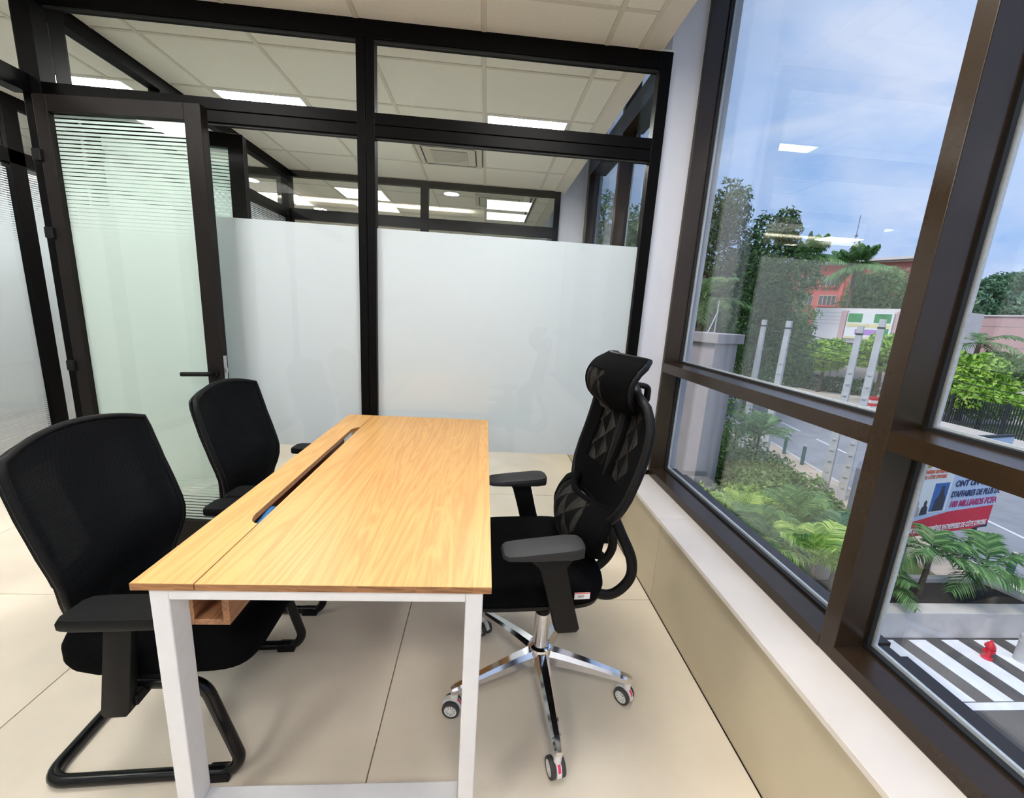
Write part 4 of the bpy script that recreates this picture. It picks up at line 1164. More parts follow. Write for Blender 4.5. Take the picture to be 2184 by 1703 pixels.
# trees -------------------------------------------------------------
import numpy as np
rng = np.random.default_rng(11)
def leaf_mesh(name, blobs, n, size, mt, parent, world=True, up=0.25):
    """n rhombic leaves scattered through the outer layers of ellipsoids (centre, radii)"""
    vol = np.array([b[1][0] * b[1][1] * b[1][2] for b in blobs]) ** (2 / 3)
    cnt = (n * vol / vol.sum()).astype(int)
    Cn = []
    No = []
    for (c, r), k in zip(blobs, cnt):
        d = rng.normal(size=(k, 3)); d /= np.linalg.norm(d, axis=1)[:, None]
        lump = 1 + 0.16 * np.sin(d[:, 0:1] * 5 + c[0]) * np.cos(d[:, 1:2] * 6 + c[1]) + 0.10 * np.sin(d[:, 2:3] * 9 + c[0] * 3)
        s = rng.uniform(0.62, 1.04, (k, 1)) ** 0.6 * lump
        Cn.append(np.array(c) + d * s * np.array(r)); No.append(d)
    Cn = np.concatenate(Cn); No = np.concatenate(No)
    k = len(Cn)
    nrm = No + rng.normal(size=(k, 3)) * 0.7 + np.array([0, 0, up]); nrm /= np.linalg.norm(nrm, axis=1)[:, None]
    t = rng.normal(size=(k, 3)); t -= nrm * (t * nrm).sum(1)[:, None]; t /= np.linalg.norm(t, axis=1)[:, None]
    b = np.cross(nrm, t)
    L_ = size * rng.uniform(0.7, 1.3, (k, 1)); W_ = L_ * 0.42
    V = np.stack([Cn - t * L_ / 2, Cn + b * W_ / 2 + nrm * L_ * 0.08, Cn + t * L_ / 2, Cn - b * W_ / 2 + nrm * L_ * 0.08], 1).reshape(-1, 3)
    me = bpy.data.meshes.new(name)
    me.vertices.add(4 * k); me.vertices.foreach_set('co', V.ravel())
    me.loops.add(4 * k); me.loops.foreach_set('vertex_index', np.arange(4 * k, dtype=np.int32))
    me.polygons.add(k); me.polygons.foreach_set('loop_start', np.arange(0, 4 * k, 4, dtype=np.int32))
    me.update(calc_edges=True)
    me.materials.append(mt)
    o = bpy.data.objects.new(name, me)
    C.objects.link(o)
    o.parent = parent
    if world: o.location = -Vector(parent.location)
    return o
def tree(base, top_z, rx, rz, label, kind, n=5000, size=0.34, cat='tree', name='leafy_tree', group='trees along the street', low=0.25, seed=0):
    rr = random.Random(seed)
    x, y = base
    t = empty(name, (x, y, G), 0, label, cat, group)
    cz = top_z - rz
    blobs = [((x, y, cz), (rx * 0.72, rx * 0.72, rz * 0.85))]
    for k in range(9):
        a = 2 * PI * k / 9 + rr.uniform(-0.3, 0.3)
        q = rr.uniform(0.45, 0.75)
        h = rr.uniform(-0.62, 0.55)
        s = rr.uniform(0.36, 0.55)
        blobs.append(((x + rx * q * math.cos(a), y + rx * q * math.sin(a), cz + rz * h), (rx * s, rx * s, rz * s * 0.9)))
    for k in range(5):
        a = rr.uniform(0, 2 * PI)
        blobs.append(((x + rx * 0.3 * math.cos(a), y + rx * 0.3 * math.sin(a), cz + rz * rr.uniform(0.62, 0.85)), (rx * 0.26, rx * 0.26, rz * 0.24)))
    leaf_mesh('foliage', blobs, n, size, LEAF[kind], t)
    bm = nb()
    tube(bm, [(x, y, G - 0.05), (x + 0.1, y, (G + cz) / 2), (x, y + 0.1, cz + rz * 0.3)], [rx * 0.075, rx * 0.06, rx * 0.02], 8)
    for k in range(4):
        a = 2 * PI * k / 4 + 0.4
        z0 = G + (cz - G) * 0.75
        tube(bm, [(x, y, z0), (x + rx * 0.25 * math.cos(a), y + rx * 0.25 * math.sin(a), z0 + rz * 0.3), (x + rx * 0.5 * math.cos(a), y + rx * 0.5 * math.sin(a), z0 + rz * 0.75)], [rx * 0.04, rx * 0.03, rx * 0.012], 6)
    obj('trunk', bm, M['bark'], t, world=True, smooth=True)
    return t
def T(px, py_top, D, rx, rz, label, kind, seed, n=5000, size=0.34, **k):
    p = at(px, py_top, D)
    return tree((p.x, p.y), p.z, rx, rz, label, kind, n, size, seed=seed, **k)
T(1545, 402, 27, 2.9, 5.6, 'tall dark green tree at the left of the near window', 'dark', 1, 15000, 0.27)
T(1660, 462, 33, 2.6, 4.4, 'second tall tree to the right of the darkest one', 'dark', 2, 12000, 0.30)
T(1622, 575, 40, 3.9, 5.0, 'broad grey-green tree behind the first pair of concrete poles', 'mid', 3, 15000, 0.34)
T(1555, 640, 36, 4.0, 4.0, 'bushy green tree behind the mauve gate pillar', 'mid', 33, 9000, 0.32)
T(1685, 665, 42, 2.1, 3.0, 'rounded grey-green tree right behind the second concrete pole', 'mid', 43, 8000, 0.32)
T(1768, 722, 52, 2.4, 1.8, 'small bright tree left of the white shop building', 'bright', 4, 5000, 0.40)
T(1888, 575, 80, 4.6, 4.6, 'round green tree in front of the red apartments', 'mid', 5, 8000, 0.55)
T(1896, 715, 47, 2.2, 1.7, 'light green tree between the second pair of concrete poles', 'bright', 6, 4500, 0.36)
T(2105, 590, 94, 7.5, 6.0, 'dark tree belt behind the pink wall, left part', 'blue', 7, 9000, 0.75)
T(2200, 585, 97, 8.0, 6.5, 'dark tree belt behind the pink wall, right part', 'blue', 8, 9000, 0.75)
T(2085, 750, 46, 2.9, 2.1, 'bright green bush rising over the dark fence', 'bright', 9, 5000, 0.42, name='bush', cat='bush')
T(2155, 752, 60, 4.2, 2.7, 'grey-green tree between the pink wall and the fence', 'mid', 10, 5000, 0.45)
T(2110, 822, 40, 1.9, 1.2, 'low bright bush just behind the fence', 'bright', 91, 2500, 0.36, name='bush', cat='bush')
T(1272, 425, 24, 3.4, 4.6, 'tree seen through the far window of the second room', 'mid', 11, 7000, 0.30)
T(1385, 440, 27, 3.2, 4.8, 'tree seen at the right edge of the partition glass', 'mid', 12, 8000, 0.30)
for k, (x, y, z, w) in enumerate(((-1.5, 30, 6.4, 'left'), (3.2, 31, 6.8, 'right'), (7.0, 33, 7.4, 'far right'))):
    tree((x, y), z, 3.2, 3.6, 'treetop in the far end window, %s one' % w, 'mid', 3500, 0.34, seed=20 + k)
# shrubs of the garden strip beside the walkway
for k, (px, py, D, rx, rz, kd, w) in enumerate((
    (1560, 850, 17.5, 1.2, 2.2, 'mid', 'tall leafy shrub right of the mauve gate pillar'),
    (1612, 985, 16.4, 0.8, 0.9, 'mid', 'rounded shrub at the foot of the mauve pillar'),
    (1618, 955, 17.0, 1.2, 1.0, 'mid', 'feathery shrub below the first concrete pole'),
    (1645, 1000, 15.0, 1.1, 0.9, 'mid', 'loose green shrub under the window, left of the tall palm fronds'),
    (1705, 1010, 15.2, 1.1, 0.8, 'mid', 'shrub beside the sandy walkway'),
    (1585, 1040, 12.5, 1.2, 0.8, 'lime', 'yellow-green ground shrub nearest the mauve pillar'),
    (1660, 1060, 12.5, 1.3, 0.8, 'bright', 'light shrub in the middle of the garden strip'),
    (1740, 1060, 13.9, 1.0, 0.7, 'mid', 'dark shrub in front of the grey cabinet'),
    (1790, 1085, 13.8, 0.8, 0.7, 'mid', 'shrub at the right end of the garden strip'),
    (1560, 1090, 10.8, 0.9, 0.6, 'mid', 'low shrub under the near end of the sill'))):
    p = at(px, py, D)
    t = empty('shrub', (p.x, p.y, G), 0, w, 'shrub', 'garden shrubs below the window')
    h = max(p.z - G, 0.6)
    leaf_mesh('foliage', [((p.x, p.y, G + h * 0.55), (rx, rx, h * 0.45)), ((p.x + rx * 0.6, p.y + 0.2, G + h * 0.45), (rx * 0.7, rx * 0.7, h * 0.4)), ((p.x - rx * 0.6, p.y - 0.2, G + h * 0.4), (rx * 0.7, rx * 0.7, h * 0.38))], 2600, 0.17, LEAF[kd], t)
    bm = nb()
    for q in range(5):
        a = 2 * PI * q / 5
        tube(bm, [(p.x, p.y, G - 0.06), (p.x + rx * 0.4 * math.cos(a), p.y + rx * 0.4 * math.sin(a), G + h * 0.6)], [0.03, 0.012], 6)
    obj('stems', bm, M['bark'], t, world=True)

def frond(bm, o, az, elev, length, droop, nl, ll, wid, rib=0.012, seed=0, hang=0.10):
    rr = random.Random(seed)
    o = Vector(o)
    h = Vector((math.cos(az), math.sin(az), 0))
    pts = []
    for k in range(9):
        u = k / 8
        pts.append(o + h * (length * u * math.cos(elev)) + Vector((0, 0, length * (u * math.sin(elev) - droop * u * u))))
    tube(bm, pts, [rib * (1 - 0.8 * k / 8) for k in range(9)], 4)
    side = Vector((-h.y, h.x, 0))
    for k in range(nl):
        u = 0.16 + 0.84 * k / nl
        i = min(int(u * 8), 7)
        p = pts[i].lerp(pts[i + 1], u * 8 - i)
        tan = (pts[i + 1] - pts[i]).normalized()
        L_ = ll * math.sin(PI * min(1, 0.18 + u * 0.80)) ** 0.6 * rr.uniform(0.85, 1.1)
        for s in (-1, 1):
            d = (side * s * 0.80 + tan * 0.62 + Vector((0, 0, -hang - 0.25 * u + rr.uniform(-0.1, 0.15)))).normalized()
            w = tan * wid / 2
            tip = p + d * L_ + Vector((0, 0, -0.22 * L_))
            mid = p + d * L_ * 0.55
            a, b, c, e = bm.verts.new(p - w * 0.6), bm.verts.new(p + w * 0.6), bm.verts.new(mid + w), bm.verts.new(mid - w)
            f = bm.verts.new(tip)
            bm.faces.new((a, b, c, e)); bm.faces.new((e, c, f))
    return bm
def palm(base, crown_z, label, length, nf, ll, wid, kd, trunk_r, lean=(0, 0), name='palm_tree', group='palms outside the window', seed=1, nl=20, split=True, elevs=(0.05, 1.2), droop=0.55, hang=0.10):
    rr = random.Random(seed)
    x, y, z0 = base
    t = empty(name, (x, y, z0), 0, label, 'palm', group)
    top = Vector((x + lean[0], y + lean[1], crown_z))
    bm = nb()
    tube(bm, [(x, y, z0 - 0.05), ((x + top.x) / 2 + lean[0] * 0.1, (y + top.y) / 2, (z0 + crown_z) / 2), top], [trunk_r * 1.2, trunk_r, trunk_r * 0.85], 8)
    obj('trunk', bm, M['bark'], t, world=True, smooth=True)
    joined = nb()
    for k in range(nf):
        az = 2 * PI * k / nf * 2.4 + rr.uniform(-0.25, 0.25)
        el = elevs[0] + (elevs[1] - elevs[0]) * (k / max(1, nf - 1)) + rr.uniform(-0.08, 0.08)
        bm = nb() if split else joined
        frond(bm, top, az, el, length * rr.uniform(0.85, 1.08), droop * rr.uniform(0.85, 1.2), nl, ll, wid, length * 0.011, seed * 50 + k, hang)
        if split: obj('frond', bm, LEAF[kd], t, world=True)
    if not split: obj('fronds', joined, LEAF[kd], t, world=True)
    else: joined.free()
    return t
# palms of the planter
palm((9.75, 7.42, -4.27), -3.25, 'young palm at the left of the planter, partly behind the window post', 1.35, 9, 0.46, 0.045, 'palm', 0.05, (0.15, 0.1), seed=3, nl=24)
palm((11.1, 7.5, -4.27), -3.55, 'young palm in the middle of the planter with arching fronds', 1.5, 9, 0.46, 0.045, 'palm', 0.05, (0.25, 0.05), seed=4, nl=24)
palm((8.95, 7.45, -4.27), -3.9, 'small palm at the very left of the planter soil', 0.9, 7, 0.36, 0.035, 'palm', 0.04, seed=5, nl=20)
# garden palms under the near window
for k, (px, py, D, ln, w) in enumerate(((1635, 1180, 9.6, 1.7, 'feathery garden palm nearest the sill'), (1735, 1205, 9.3, 1.5, 'bright garden palm with a long lime frond'), (1700, 1110, 11.2, 1.5, 'garden palm behind the bright one'), (1790, 1170, 10.6, 1.3, 'blue-green garden palm beside the window post'), (1580, 1110, 11.0, 1.2, 'small yellow-green palm beside the mauve pillar'), (1620, 930, 17.0, 1.6, 'feathery palm below the tall poles'))):
    p = at(px, py, D)
    z0 = G
    palm((p.x, p.y, z0), max(p.z, G + 0.5), w, ln, 13, 0.42, 0.030, ('palm', 'lime', 'palm', 'blue', 'lime', 'palm')[k], 0.045, seed=10 + k, nl=26, split=(k < 2), elevs=(0.35, 1.35), droop=0.45)
# far palms
p = at(1825, 560, 75); palm((p.x, p.y, G), p.z, 'tall coconut palm in front of the red apartments', 4.2, 30, 1.1, 0.14, 'palm', 0.22, (0.3, 0), seed=31, nl=30, split=False, elevs=(-0.75, 1.5), droop=0.30, hang=0.75)
p = at(1722, 545, 62); palm((p.x, p.y, G), p.z, 'coconut palm at the left end of the red apartments', 3.8, 26, 1.0, 0.13, 'palm', 0.2, (0.3, 0), seed=32, nl=28, split=False, elevs=(-0.75, 1.5), droop=0.30, hang=0.75)
p = at(2085, 732, 58); palm((p.x, p.y, G), p.z, 'dry brownish palm in front of the pink wall', 4.0, 9, 1.0, 0.13, 'palm', 0.2, (0.2, 0), seed=34, nl=18, split=False, elevs=(-0.1, 0.9), droop=0.6)
p = at(1500, 640, 22); palm((p.x, p.y, G), p.z, 'grey-green palm behind the mauve gate pillar', 2.6, 15, 0.7, 0.06, 'mid', 0.12, seed=35, nl=24, split=False, elevs=(-0.3, 1.3), droop=0.5)

# mauve pillar
pp = Vector((7.25, 12.95, G))
t = empty('gate_pillar', pp, math.radians(28), 'tall mauve rendered pillar with a cap at the left of the window view', 'pillar')
obj('shaft', B(-0.60, 0.60, -0.55, 0.55, 0.75, 5.58, 0.02), M['mauve'], t)
obj('plinth', B(-0.66, 0.66, -0.61, 0.61, 0, 0.75, 0.02), M['mauve'], t)
obj('cap', B(-0.72, 0.72, -0.67, 0.67, 5.58, 5.88, 0.02), M['mauve'], t)
bm = nb(); tube(bm, [(0.1, 0, 5.88), (0.1, 0, 6.9)], 0.02, 6); tube(bm, [(-0.25, 0, 5.88), (0.1, 0, 6.5)], 0.02, 6)
obj('antenna_rod', bm, M['concrete'], t)

# concrete poles
def pole(x, y, top, label, rungs=True):
    t = empty('utility_pole', (x, y, G), math.radians(40), label, 'pole', 'concrete utility poles')
    h = top - G
    obj('shaft', loft(nb(), [[(-w, -w * 0.7, z), (w, -w * 0.7, z), (w, w * 0.7, z), (-w, w * 0.7, z)] for z, w in ((-0.05, 0.19), (h, 0.125))]), M['concrete'], t)
    bm = nb()
    for k in range(int(h / 0.42)):
        z = 0.5 + k * 0.42
        if z > h - 1.6: break
        w = 0.19 - 0.065 * z / h
        box(bm, -w - 0.03, -w + 0.01, -0.05, 0.05, z, z + 0.07)
        box(bm, w - 0.01, w + 0.03, -0.05, 0.05, z + 0.2, z + 0.27)
    o = obj('rungs', bm, M['concrete'], t)
    obj('collar', B(-0.14, 0.14, -0.10, 0.10, h - 0.32, h - 0.26), M['wire'], t)
    return t
pole(13.68, 19.87, 1.70, 'leftmost concrete utility pole')
pole(12.27, 16.29, 1.65, 'second concrete utility pole from the left')
pole(13.31, 14.11, 1.60, 'third concrete utility pole from the left, in front of the parking lot')
pole(13.56, 13.58, 1.85, 'rightmost concrete utility pole beside the window post')
def wire(a, b, sag, label):
    a, b = Vector(a), Vector(b)
    pts = [a.lerp(b, k / 12) - Vector((0, 0, sag * 4 * (k / 12) * (1 - k / 12))) for k in range(13)]
    tag(obj('power_line', tube(nb(), pts, 0.012, 5), M['wire']), label, 'cable', 'overhead cables')
for k, (dz, w) in enumerate(((-0.30, 'topmost'), (-0.62, 'second'), (-0.85, 'third'), (-1.1, 'lowest'))):
    wire((12.3, 16.4, 1.65 + dz), (13.6, 13.7, 1.2 + dz * 0.9), 0.10, w + ' overhead cable between the middle poles')
    wire((13.62, 13.5, 1.2 + dz * 0.9), (19.0, 6.0, 0.6 + dz), 0.35, w + ' overhead cable running right from the rightmost pole')
wire((13.68, 19.8, 1.40), (12.3, 16.4, 1.35), 0.08, 'overhead cable between the two left poles')

# kerb posts, hydrant, stone bollards
for k, (x, y, w) in enumerate(((15.82, 22.1, 'farthest green steel post by the kerb'), (15.23, 18.7, 'middle green steel post by the kerb'), (14.99, 17.2, 'nearest green steel post seen under the window transom'), (13.80, 8.62, 'green steel post right of the planter palms'), (13.62, 11.4, 'green steel post half hidden by palm fronds'))):
    t = empty('kerb_post', (x - 0.12, y, G + 0.03), 0, w, 'post', 'green kerb posts')
    bm = nb(); lathe(bm, [(0, 0), (0.075, 0), (0.075, 0.86), (0.06, 0.90), (0, 0.90)], 14)
    obj('post', bm, M['green_post'], t, smooth=True, angle=40)
    bm = nb(); lathe(bm, [(0, 0.901), (0.06, 0.901), (0.05, 0.915), (0, 0.915)], 14)
    obj('cap', bm, M['render'], t, smooth=True, angle=40)
for x, y, w in ((10.86, 6.28, 'round stone bollard right of the red hydrant'), (11.75, 6.30, 'round stone bollard at the right edge of the crossing')):
    t = empty('stone_bollard', (x, y, G), 0, w, 'bollard', 'stone bollards')
    bm = nb(); lathe(bm, [(0, 0), (0.125, 0), (0.12, 0.52), (0.125, 0.54), (0.125, 0.66), (0.09, 0.70), (0, 0.71)], 18)
    obj('shaft', bm, M['concrete'], t, smooth=True, angle=40)
    t.scale = (0.85, 0.85, 0.85)
    bm = nb(); lathe(bm, [(0.119, 0.50), (0.128, 0.505), (0.128, 0.53), (0.119, 0.535)], 18, ring_shape=True)
    obj('ring', bm, M['render'], t, smooth=True, angle=40)
t = empty('fire_hydrant', (10.20, 6.34, G), 0, 'small red fire hydrant standing on the white painted bars', 'hydrant')
t.scale = (0.68, 0.68, 0.68)
bm = nb(); lathe(bm, [(0, 0), (0.13, 0), (0.13, 0.05), (0.085, 0.07), (0.085, 0.36), (0.12, 0.38), (0.12, 0.43), (0.0, 0.43)], 16)
obj('barrel', bm, M['hydrant'], t, smooth=True, angle=40)
bm = nb(); lathe(bm, [(0, 0.43), (0.10, 0.43), (0.085, 0.50), (0.04, 0.54), (0.03, 0.60), (0, 0.60)], 16)
obj('bonnet', bm, M['hydrant'], t, smooth=True, angle=40)
bm = nb(); lathe(bm, [(0, -0.17), (0.05, -0.17), (0.055, -0.10), (0.04, -0.08), (0.04, 0.08), (0.055, 0.10), (0.05, 0.17), (0, 0.17)], 12, (0, 0, 0.28), 'x')
obj('outlet', bm, M['hydrant'], t, smooth=True, angle=40)
bm = nb(); lathe(bm, [(0, -0.13), (0.045, -0.13), (0.045, 0), (0, 0)], 12, (0, 0, 0.28), 'y')
obj('outlet', bm, M['hydrant'], t, smooth=True, angle=40)

# grey cabinet
t = empty('street_cabinet', (13.1, 12.35, G + 0.03), math.radians(42), 'grey and maroon steel cabinet behind the rightmost concrete pole', 'cabinet')
obj('body', B(-0.55, 0.55, -0.3, 0.3, 0.0, 1.75, 0.02), M['cabinet'], t)
obj('door', B(-0.50, 0.50, -0.315, -0.30, 0.08, 0.85, 0.004), M['maroon'], t)
obj('door', B(-0.50, 0.50, -0.315, -0.30, 0.90, 1.65, 0.004), M['cabinet'], t)

# advertising banner ---------------------------------------------------
bl, br_ = Vector((10.35, 8.72, 0)), Vector((13.86, 9.50, 0))
u_ = (br_ - bl); Lb = u_.length; u_.normalize()
ban = empty('advertising_banner', (bl.x, bl.y, G), math.atan2(u_.y, u_.x), 'large printed advertising banner on posts behind the palms', 'banner')
zb0, zb1 = 1.20, 3.75
obj('panel', B(0, Lb, -0.02, 0.02, zb0, zb1), M['blue_print'], ban)
obj('top_edge', B(-0.02, Lb + 0.02, -0.03, 0.05, zb1, zb1 + 0.06), M['fence'], ban)
for x in (0.3, Lb / 2, Lb - 0.3): obj('post', B(x - 0.04, x + 0.04, 0.02, 0.10, 0, zb1), M['fence'], ban)
WL = 1.62
obj('cream_field', B(0.0, WL, -0.024, -0.02, zb0 + 0.62, zb1), M['cream_print'], ban)
bm = nb(); prism(bm, [(0, zb0), (Lb, zb0), (Lb, zb0 + 0.64), (WL + 0.2, zb0 + 0.60), (0, zb0 + 0.36)], 'y', -0.0255, -0.0245)
obj('red_band', bm, M['red_banner'], ban)
bm = nb(); prism(bm, [(Lb * 0.8, zb0), (Lb, zb0), (Lb, zb0 + 0.1)], 'y', -0.0275, -0.026)
obj('corner_print', bm, M['photo_dark'], ban)
def sign(txt, size, mt, x, z, **k):
    return text_mesh('lettering', txt, size, mt, ban, Matrix.Translation((x, -0.03, z)) @ Matrix.Rotation(PI / 2, 4, 'X'), 0.002, **k)
XR = (WL + Lb) / 2 + 0.08
sign('ONT UN CHIFFRE', 0.235, M['navy_print'], XR, zb0 + 1.353, shear=0.12, bold=0.006)
sign("D'AFFAIRES DE PLUS DE", 0.235, M['navy_print'], XR, zb0 + 1.062, shear=0.12, bold=0.006, sx=0.80)
sign('100 MILLIARDS FCFA', 0.245, M['magenta_print'], XR, zb0 + 0.787, shear=0.12, bold=0.006, sx=0.86)
sign('500', 0.80, M['gold_print'], 0.92, zb0 + 2.12, shear=0.1, bold=0.03, sx=0.9)
sign('PREMIÈRES ENTREPRISES', 0.125, M['orange_print'], 0.88, zb0 + 1.74, bold=0.004, sx=0.8)
sign("DE CÔTE D'IVOIRE", 0.125, M['orange_print'], 0.88, zb0 + 1.60, bold=0.004, sx=0.8)
sign("PARTIE DES 500 PREMIÈRES ENTREPRISES DE CÔTE D'IVOIRE", 0.20, M['cream_print'], Lb / 2 + 0.05, zb0 + 0.15, bold=0.006, sx=0.62)
obj('photo_print', B(0.98, 1.52, -0.028, -0.0245, zb0 + 0.66, zb0 + 1.42), M['photo_blue'], ban)
bm = nb(); prism(bm, [(1.08, zb0 + 0.66), (1.50, zb0 + 0.66), (1.48, zb0 + 1.02), (1.40, zb0 + 1.12), (1.38, zb0 + 1.22), (1.36, zb0 + 1.34), (1.26, zb0 + 1.34), (1.24, zb0 + 1.22), (1.22, zb0 + 1.10), (1.12, zb0 + 0.98)], 'y', -0.030, -0.0285)
obj('figure_print', bm, M['photo_dark'], ban)
for k, x in enumerate((0.06, 0.36, 0.66)):
    bm = nb(); prism(bm, [(x, zb0 + 0.52 + 0.03 * k), (x + 0.27, zb0 + 0.54 + 0.03 * k), (x + 0.25, zb0 + 0.78), (x + 0.18, zb0 + 0.84), (x + 0.19, zb0 + 0.93), (x + 0.14, zb0 + 0.99), (x + 0.08, zb0 + 0.93), (x + 0.09, zb0 + 0.84), (x + 0.02, zb0 + 0.78)], 'y', -0.0285, -0.0265)
    obj('figure_print', bm, (M['photo_dark'], M['mauve'], M['photo_dark'])[k], ban)

# fence across the street ----------------------------------------------
fe = empty('street_fence', (30.4, 18, G), 0, 'dark steel picket fence on a pale plinth across the street', 'fence')
part('plinth', fe, M['off_white'], 30.2, 30.6, 4, 27.5, G - 0.05, G + 0.75)
for z in (0.95, 2.35): part('rail', fe, M['fence'], 30.36, 30.42, 4, 27.5, G + z, G + z + 0.06)
bm = nb()
y = 4.0
while y < 27.5:
    box(bm, 30.35, 30.43, y, y + 0.035, G + 0.75, G + 2.55); y += 0.135
pk = obj('pickets', bm, M['fence'], fe, world=True); pk['kind'] = 'stuff'
for k in range(9): part('post', fe, M['fence'], 30.33, 30.45, 4 + k * 2.9, 4.12 + k * 2.9, G + 0.75, G + 2.65)

# buildings --------------------------------------------------------------
def frame_building(a, b, name, label):
    a, b = Vector((a.x, a.y, 0)), Vector((b.x, b.y, 0))
    d = (b - a)
    return empty(name, (a.x, a.y, G), math.atan2(d.y, d.x), label, 'building'), d.length
# red apartments (local x along the facade, -y towards the street)
rb, Lr = frame_building(at(1715, 560, 90), at(1940, 572, 85), 'apartment_building', 'coral red apartment block with white window bays and a flat roof')
obj('wall', B(-24, Lr + 3, 0, 12, 0, 16.6), M['red_wall'], rb)
rf = obj('roof', B(-25, Lr + 4, -1.0, 13, 16.6, 17.1), M['roof_brown'], rb)
obj('roof_edge', B(-25.1, Lr + 4.1, -1.15, -0.9, 16.9, 17.3), M['off_white'], rf)
wcol = [-20, -16, -12, -8, -4, 0.0, 3.4, 7.4, 11.2]
for fz in (13.4, 10.3, 7.2, 4.1):
    for k, x in enumerate(wcol):
        ww = 2.5
        f = obj('window', B(x, x + ww, -0.06, 0.0, fz, fz + 1.5), M['far_window'], rb)
        bm = nb()
        for q in range(5): box(bm, x + ww * q / 4 - 0.05, x + ww * q / 4 + 0.05, -0.12, -0.05, fz, fz + 1.5)
        box(bm, x - 0.05, x + ww + 0.05, -0.12, -0.05, fz + 1.45, fz + 1.58)
        obj('window_bars', bm, M['far_frame'], f)
        obj('window_ledge', B(x - 0.2, x + ww + 0.2, -0.45, 0.0, fz - 0.25, fz - 0.05), M['red_wall'], f)
        if k >= 7 and fz < 13: obj('bay_panel', B(x + ww + 0.05, x + ww + 1.2, -0.03, 0.0, fz - 0.3, fz + 1.9), M['off_white'], rb)
        if (k * 3 + int(fz)) % 4 == 1:
            obj('air_conditioner', B(x + 0.4, x + 1.1, -0.45, -0.02, fz - 0.75, fz - 0.28, 0.03), M['off_white'], rb)
for x in (-14, -2, 6.2): obj('pilaster', B(x, x + 0.5, -0.35, 0, 0, 16.6), M['red_wall'], rb)
# white shop building with a painted sign
sb, Ls = frame_building(at(1757, 655, 66), at(1925, 668, 62), 'shop_building', 'low white building with a green and yellow painted sign')
obj('wall', B(-1.0, Ls + 3, 0, 9, 0, 8.9), M['off_white'], sb)
for z in (7.0, 7.45, 7.9, 8.35): obj('cladding_line', B(-1.0, Ls + 3, -0.02, 0, z, z + 0.04), M['far_frame'], sb)
for x in (2.4, 7.9): obj('column', B(x, x + 0.6, -0.3, 0, 0, 8.6), M['pink_wall'], sb)
obj('window', B(3.1, 7.6, -0.05, 0, 3.7, 4.9), M['far_window'], sb)
for q in range(5): obj('window_bar', B(3.1 + q * 1.1, 3.16 + q * 1.1, -0.08, -0.05, 3.7, 4.9), M['far_frame'], sb)
sg = obj('painted_sign', B(3.1, 7.7, -0.3, -0.1, 5.4, 8.4), M['cream_print'], sb)
M['sign_green'] = mat('green_sign_print', srgb(70, 150, 90), 0.6, noise=0.3, scale=2)
M['sign_yellow'] = mat('yellow_sign_print', srgb(226, 214, 160), 0.6, noise=0.1, scale=2)
M['sign_violet'] = mat('violet_sign_print', srgb(176, 130, 200), 0.6, noise=0.1, scale=2)
for b, mt in (((3.2, 7.6, 6.75, 7.15), 'sign_yellow'), ((3.2, 4.7, 7.3, 8.3), 'sign_green'), ((5.9, 7.5, 7.3, 8.3), 'sign_green'), ((4.2, 6.4, 5.9, 6.5), 'sign_violet'), ((6.5, 7.5, 5.6, 6.7), 'sign_green'), ((3.2, 7.6, 5.45, 5.65), 'sign_yellow')):
    obj('sign_print', B(b[0], b[1], -0.315, -0.30, b[2], b[3]), M[mt], sg)
# pink wall on the right
pw, Lp = frame_building(at(2040, 676, 80), at(2230, 690, 74), 'boundary_building', 'long pale pink windowless building behind the fence')
obj('wall', B(-4, Lp + 10, 0, 8, 0, 9.0), M['pink_wall'], pw)
bm = nb()
for z in (5.4, 6.6, 7.8): box(bm, -4, Lp + 10, -0.02, 0, z, z + 0.05)
obj('joint_lines', bm, M['mauve'], pw)
obj('coping', B(-4.1, Lp + 10.1, -0.15, 8.1, 9.0, 9.15), M['off_white'], pw)
p0, p1 = at(2150, 842, 52), at(2240, 855, 51)
ww_, Lw = frame_building(p0, p1, 'garden_wall', 'low white wall behind the fence at the right edge')
ww_['category'] = 'wall'
obj('wall', B(0, Lw + 6, 0, 0.25, 0, 2.6), M['off_white'], ww_)
obj('coping', B(-0.05, Lw + 6.05, -0.05, 0.3, 2.6, 2.7), M['mauve'], ww_)
# lot furniture
p = at(1768, 806, 54)
t = empty('shelter_frame', (p.x, p.y, G), math.radians(-42), 'thin steel shelter frame at the back of the parking lot', 'shelter')
for x in (-5.0, 0.0, 5.0): obj('post', B(x - 0.07, x + 0.07, -0.07, 0.07, 0, 3.1), M['far_frame'], t)
obj('beam', B(-5.6, 5.6, -0.08, 0.08, 3.1, 3.3), M['far_frame'], t)
obj('roof_sheet', B(-5.6, 5.6, -0.3, 2.6, 3.3, 3.4), M['off_white'], t)
t = empty('lot_wall', (p.x + 2.5, p.y + 2.2, G), math.radians(-42), 'pale wall behind the clipped hedge of the lot', 'wall')
obj('wall', B(-9, 5, 0, 0.3, 0, 3.0), M['off_white'], t)
obj('coping', B(-9.1, 5.1, -0.05, 0.35, 3.0, 3.12), M['mauve'], t)
t = empty('hedge', (p.x - 0.8, p.y - 0.6, G), math.radians(-42), 'clipped dark hedge along the back of the parking lot', 'hedge')
leaf_mesh('foliage', [((x, 0.6, 0.75), (1.5, 0.8, 0.95)) for x in range(-7, 5, 2)], 4500, 0.32, LEAF['dark'], t, world=False)
p = at(1715, 765, 66)
t = empty('lot_gate', (p.x, p.y, G), math.radians(-42), 'brown gate between pale posts at the back of the lot', 'gate')
obj('leaf', B(-1.0, 1.0, 0, 0.1, 0.1, 4.2), M['roof_brown'], t)
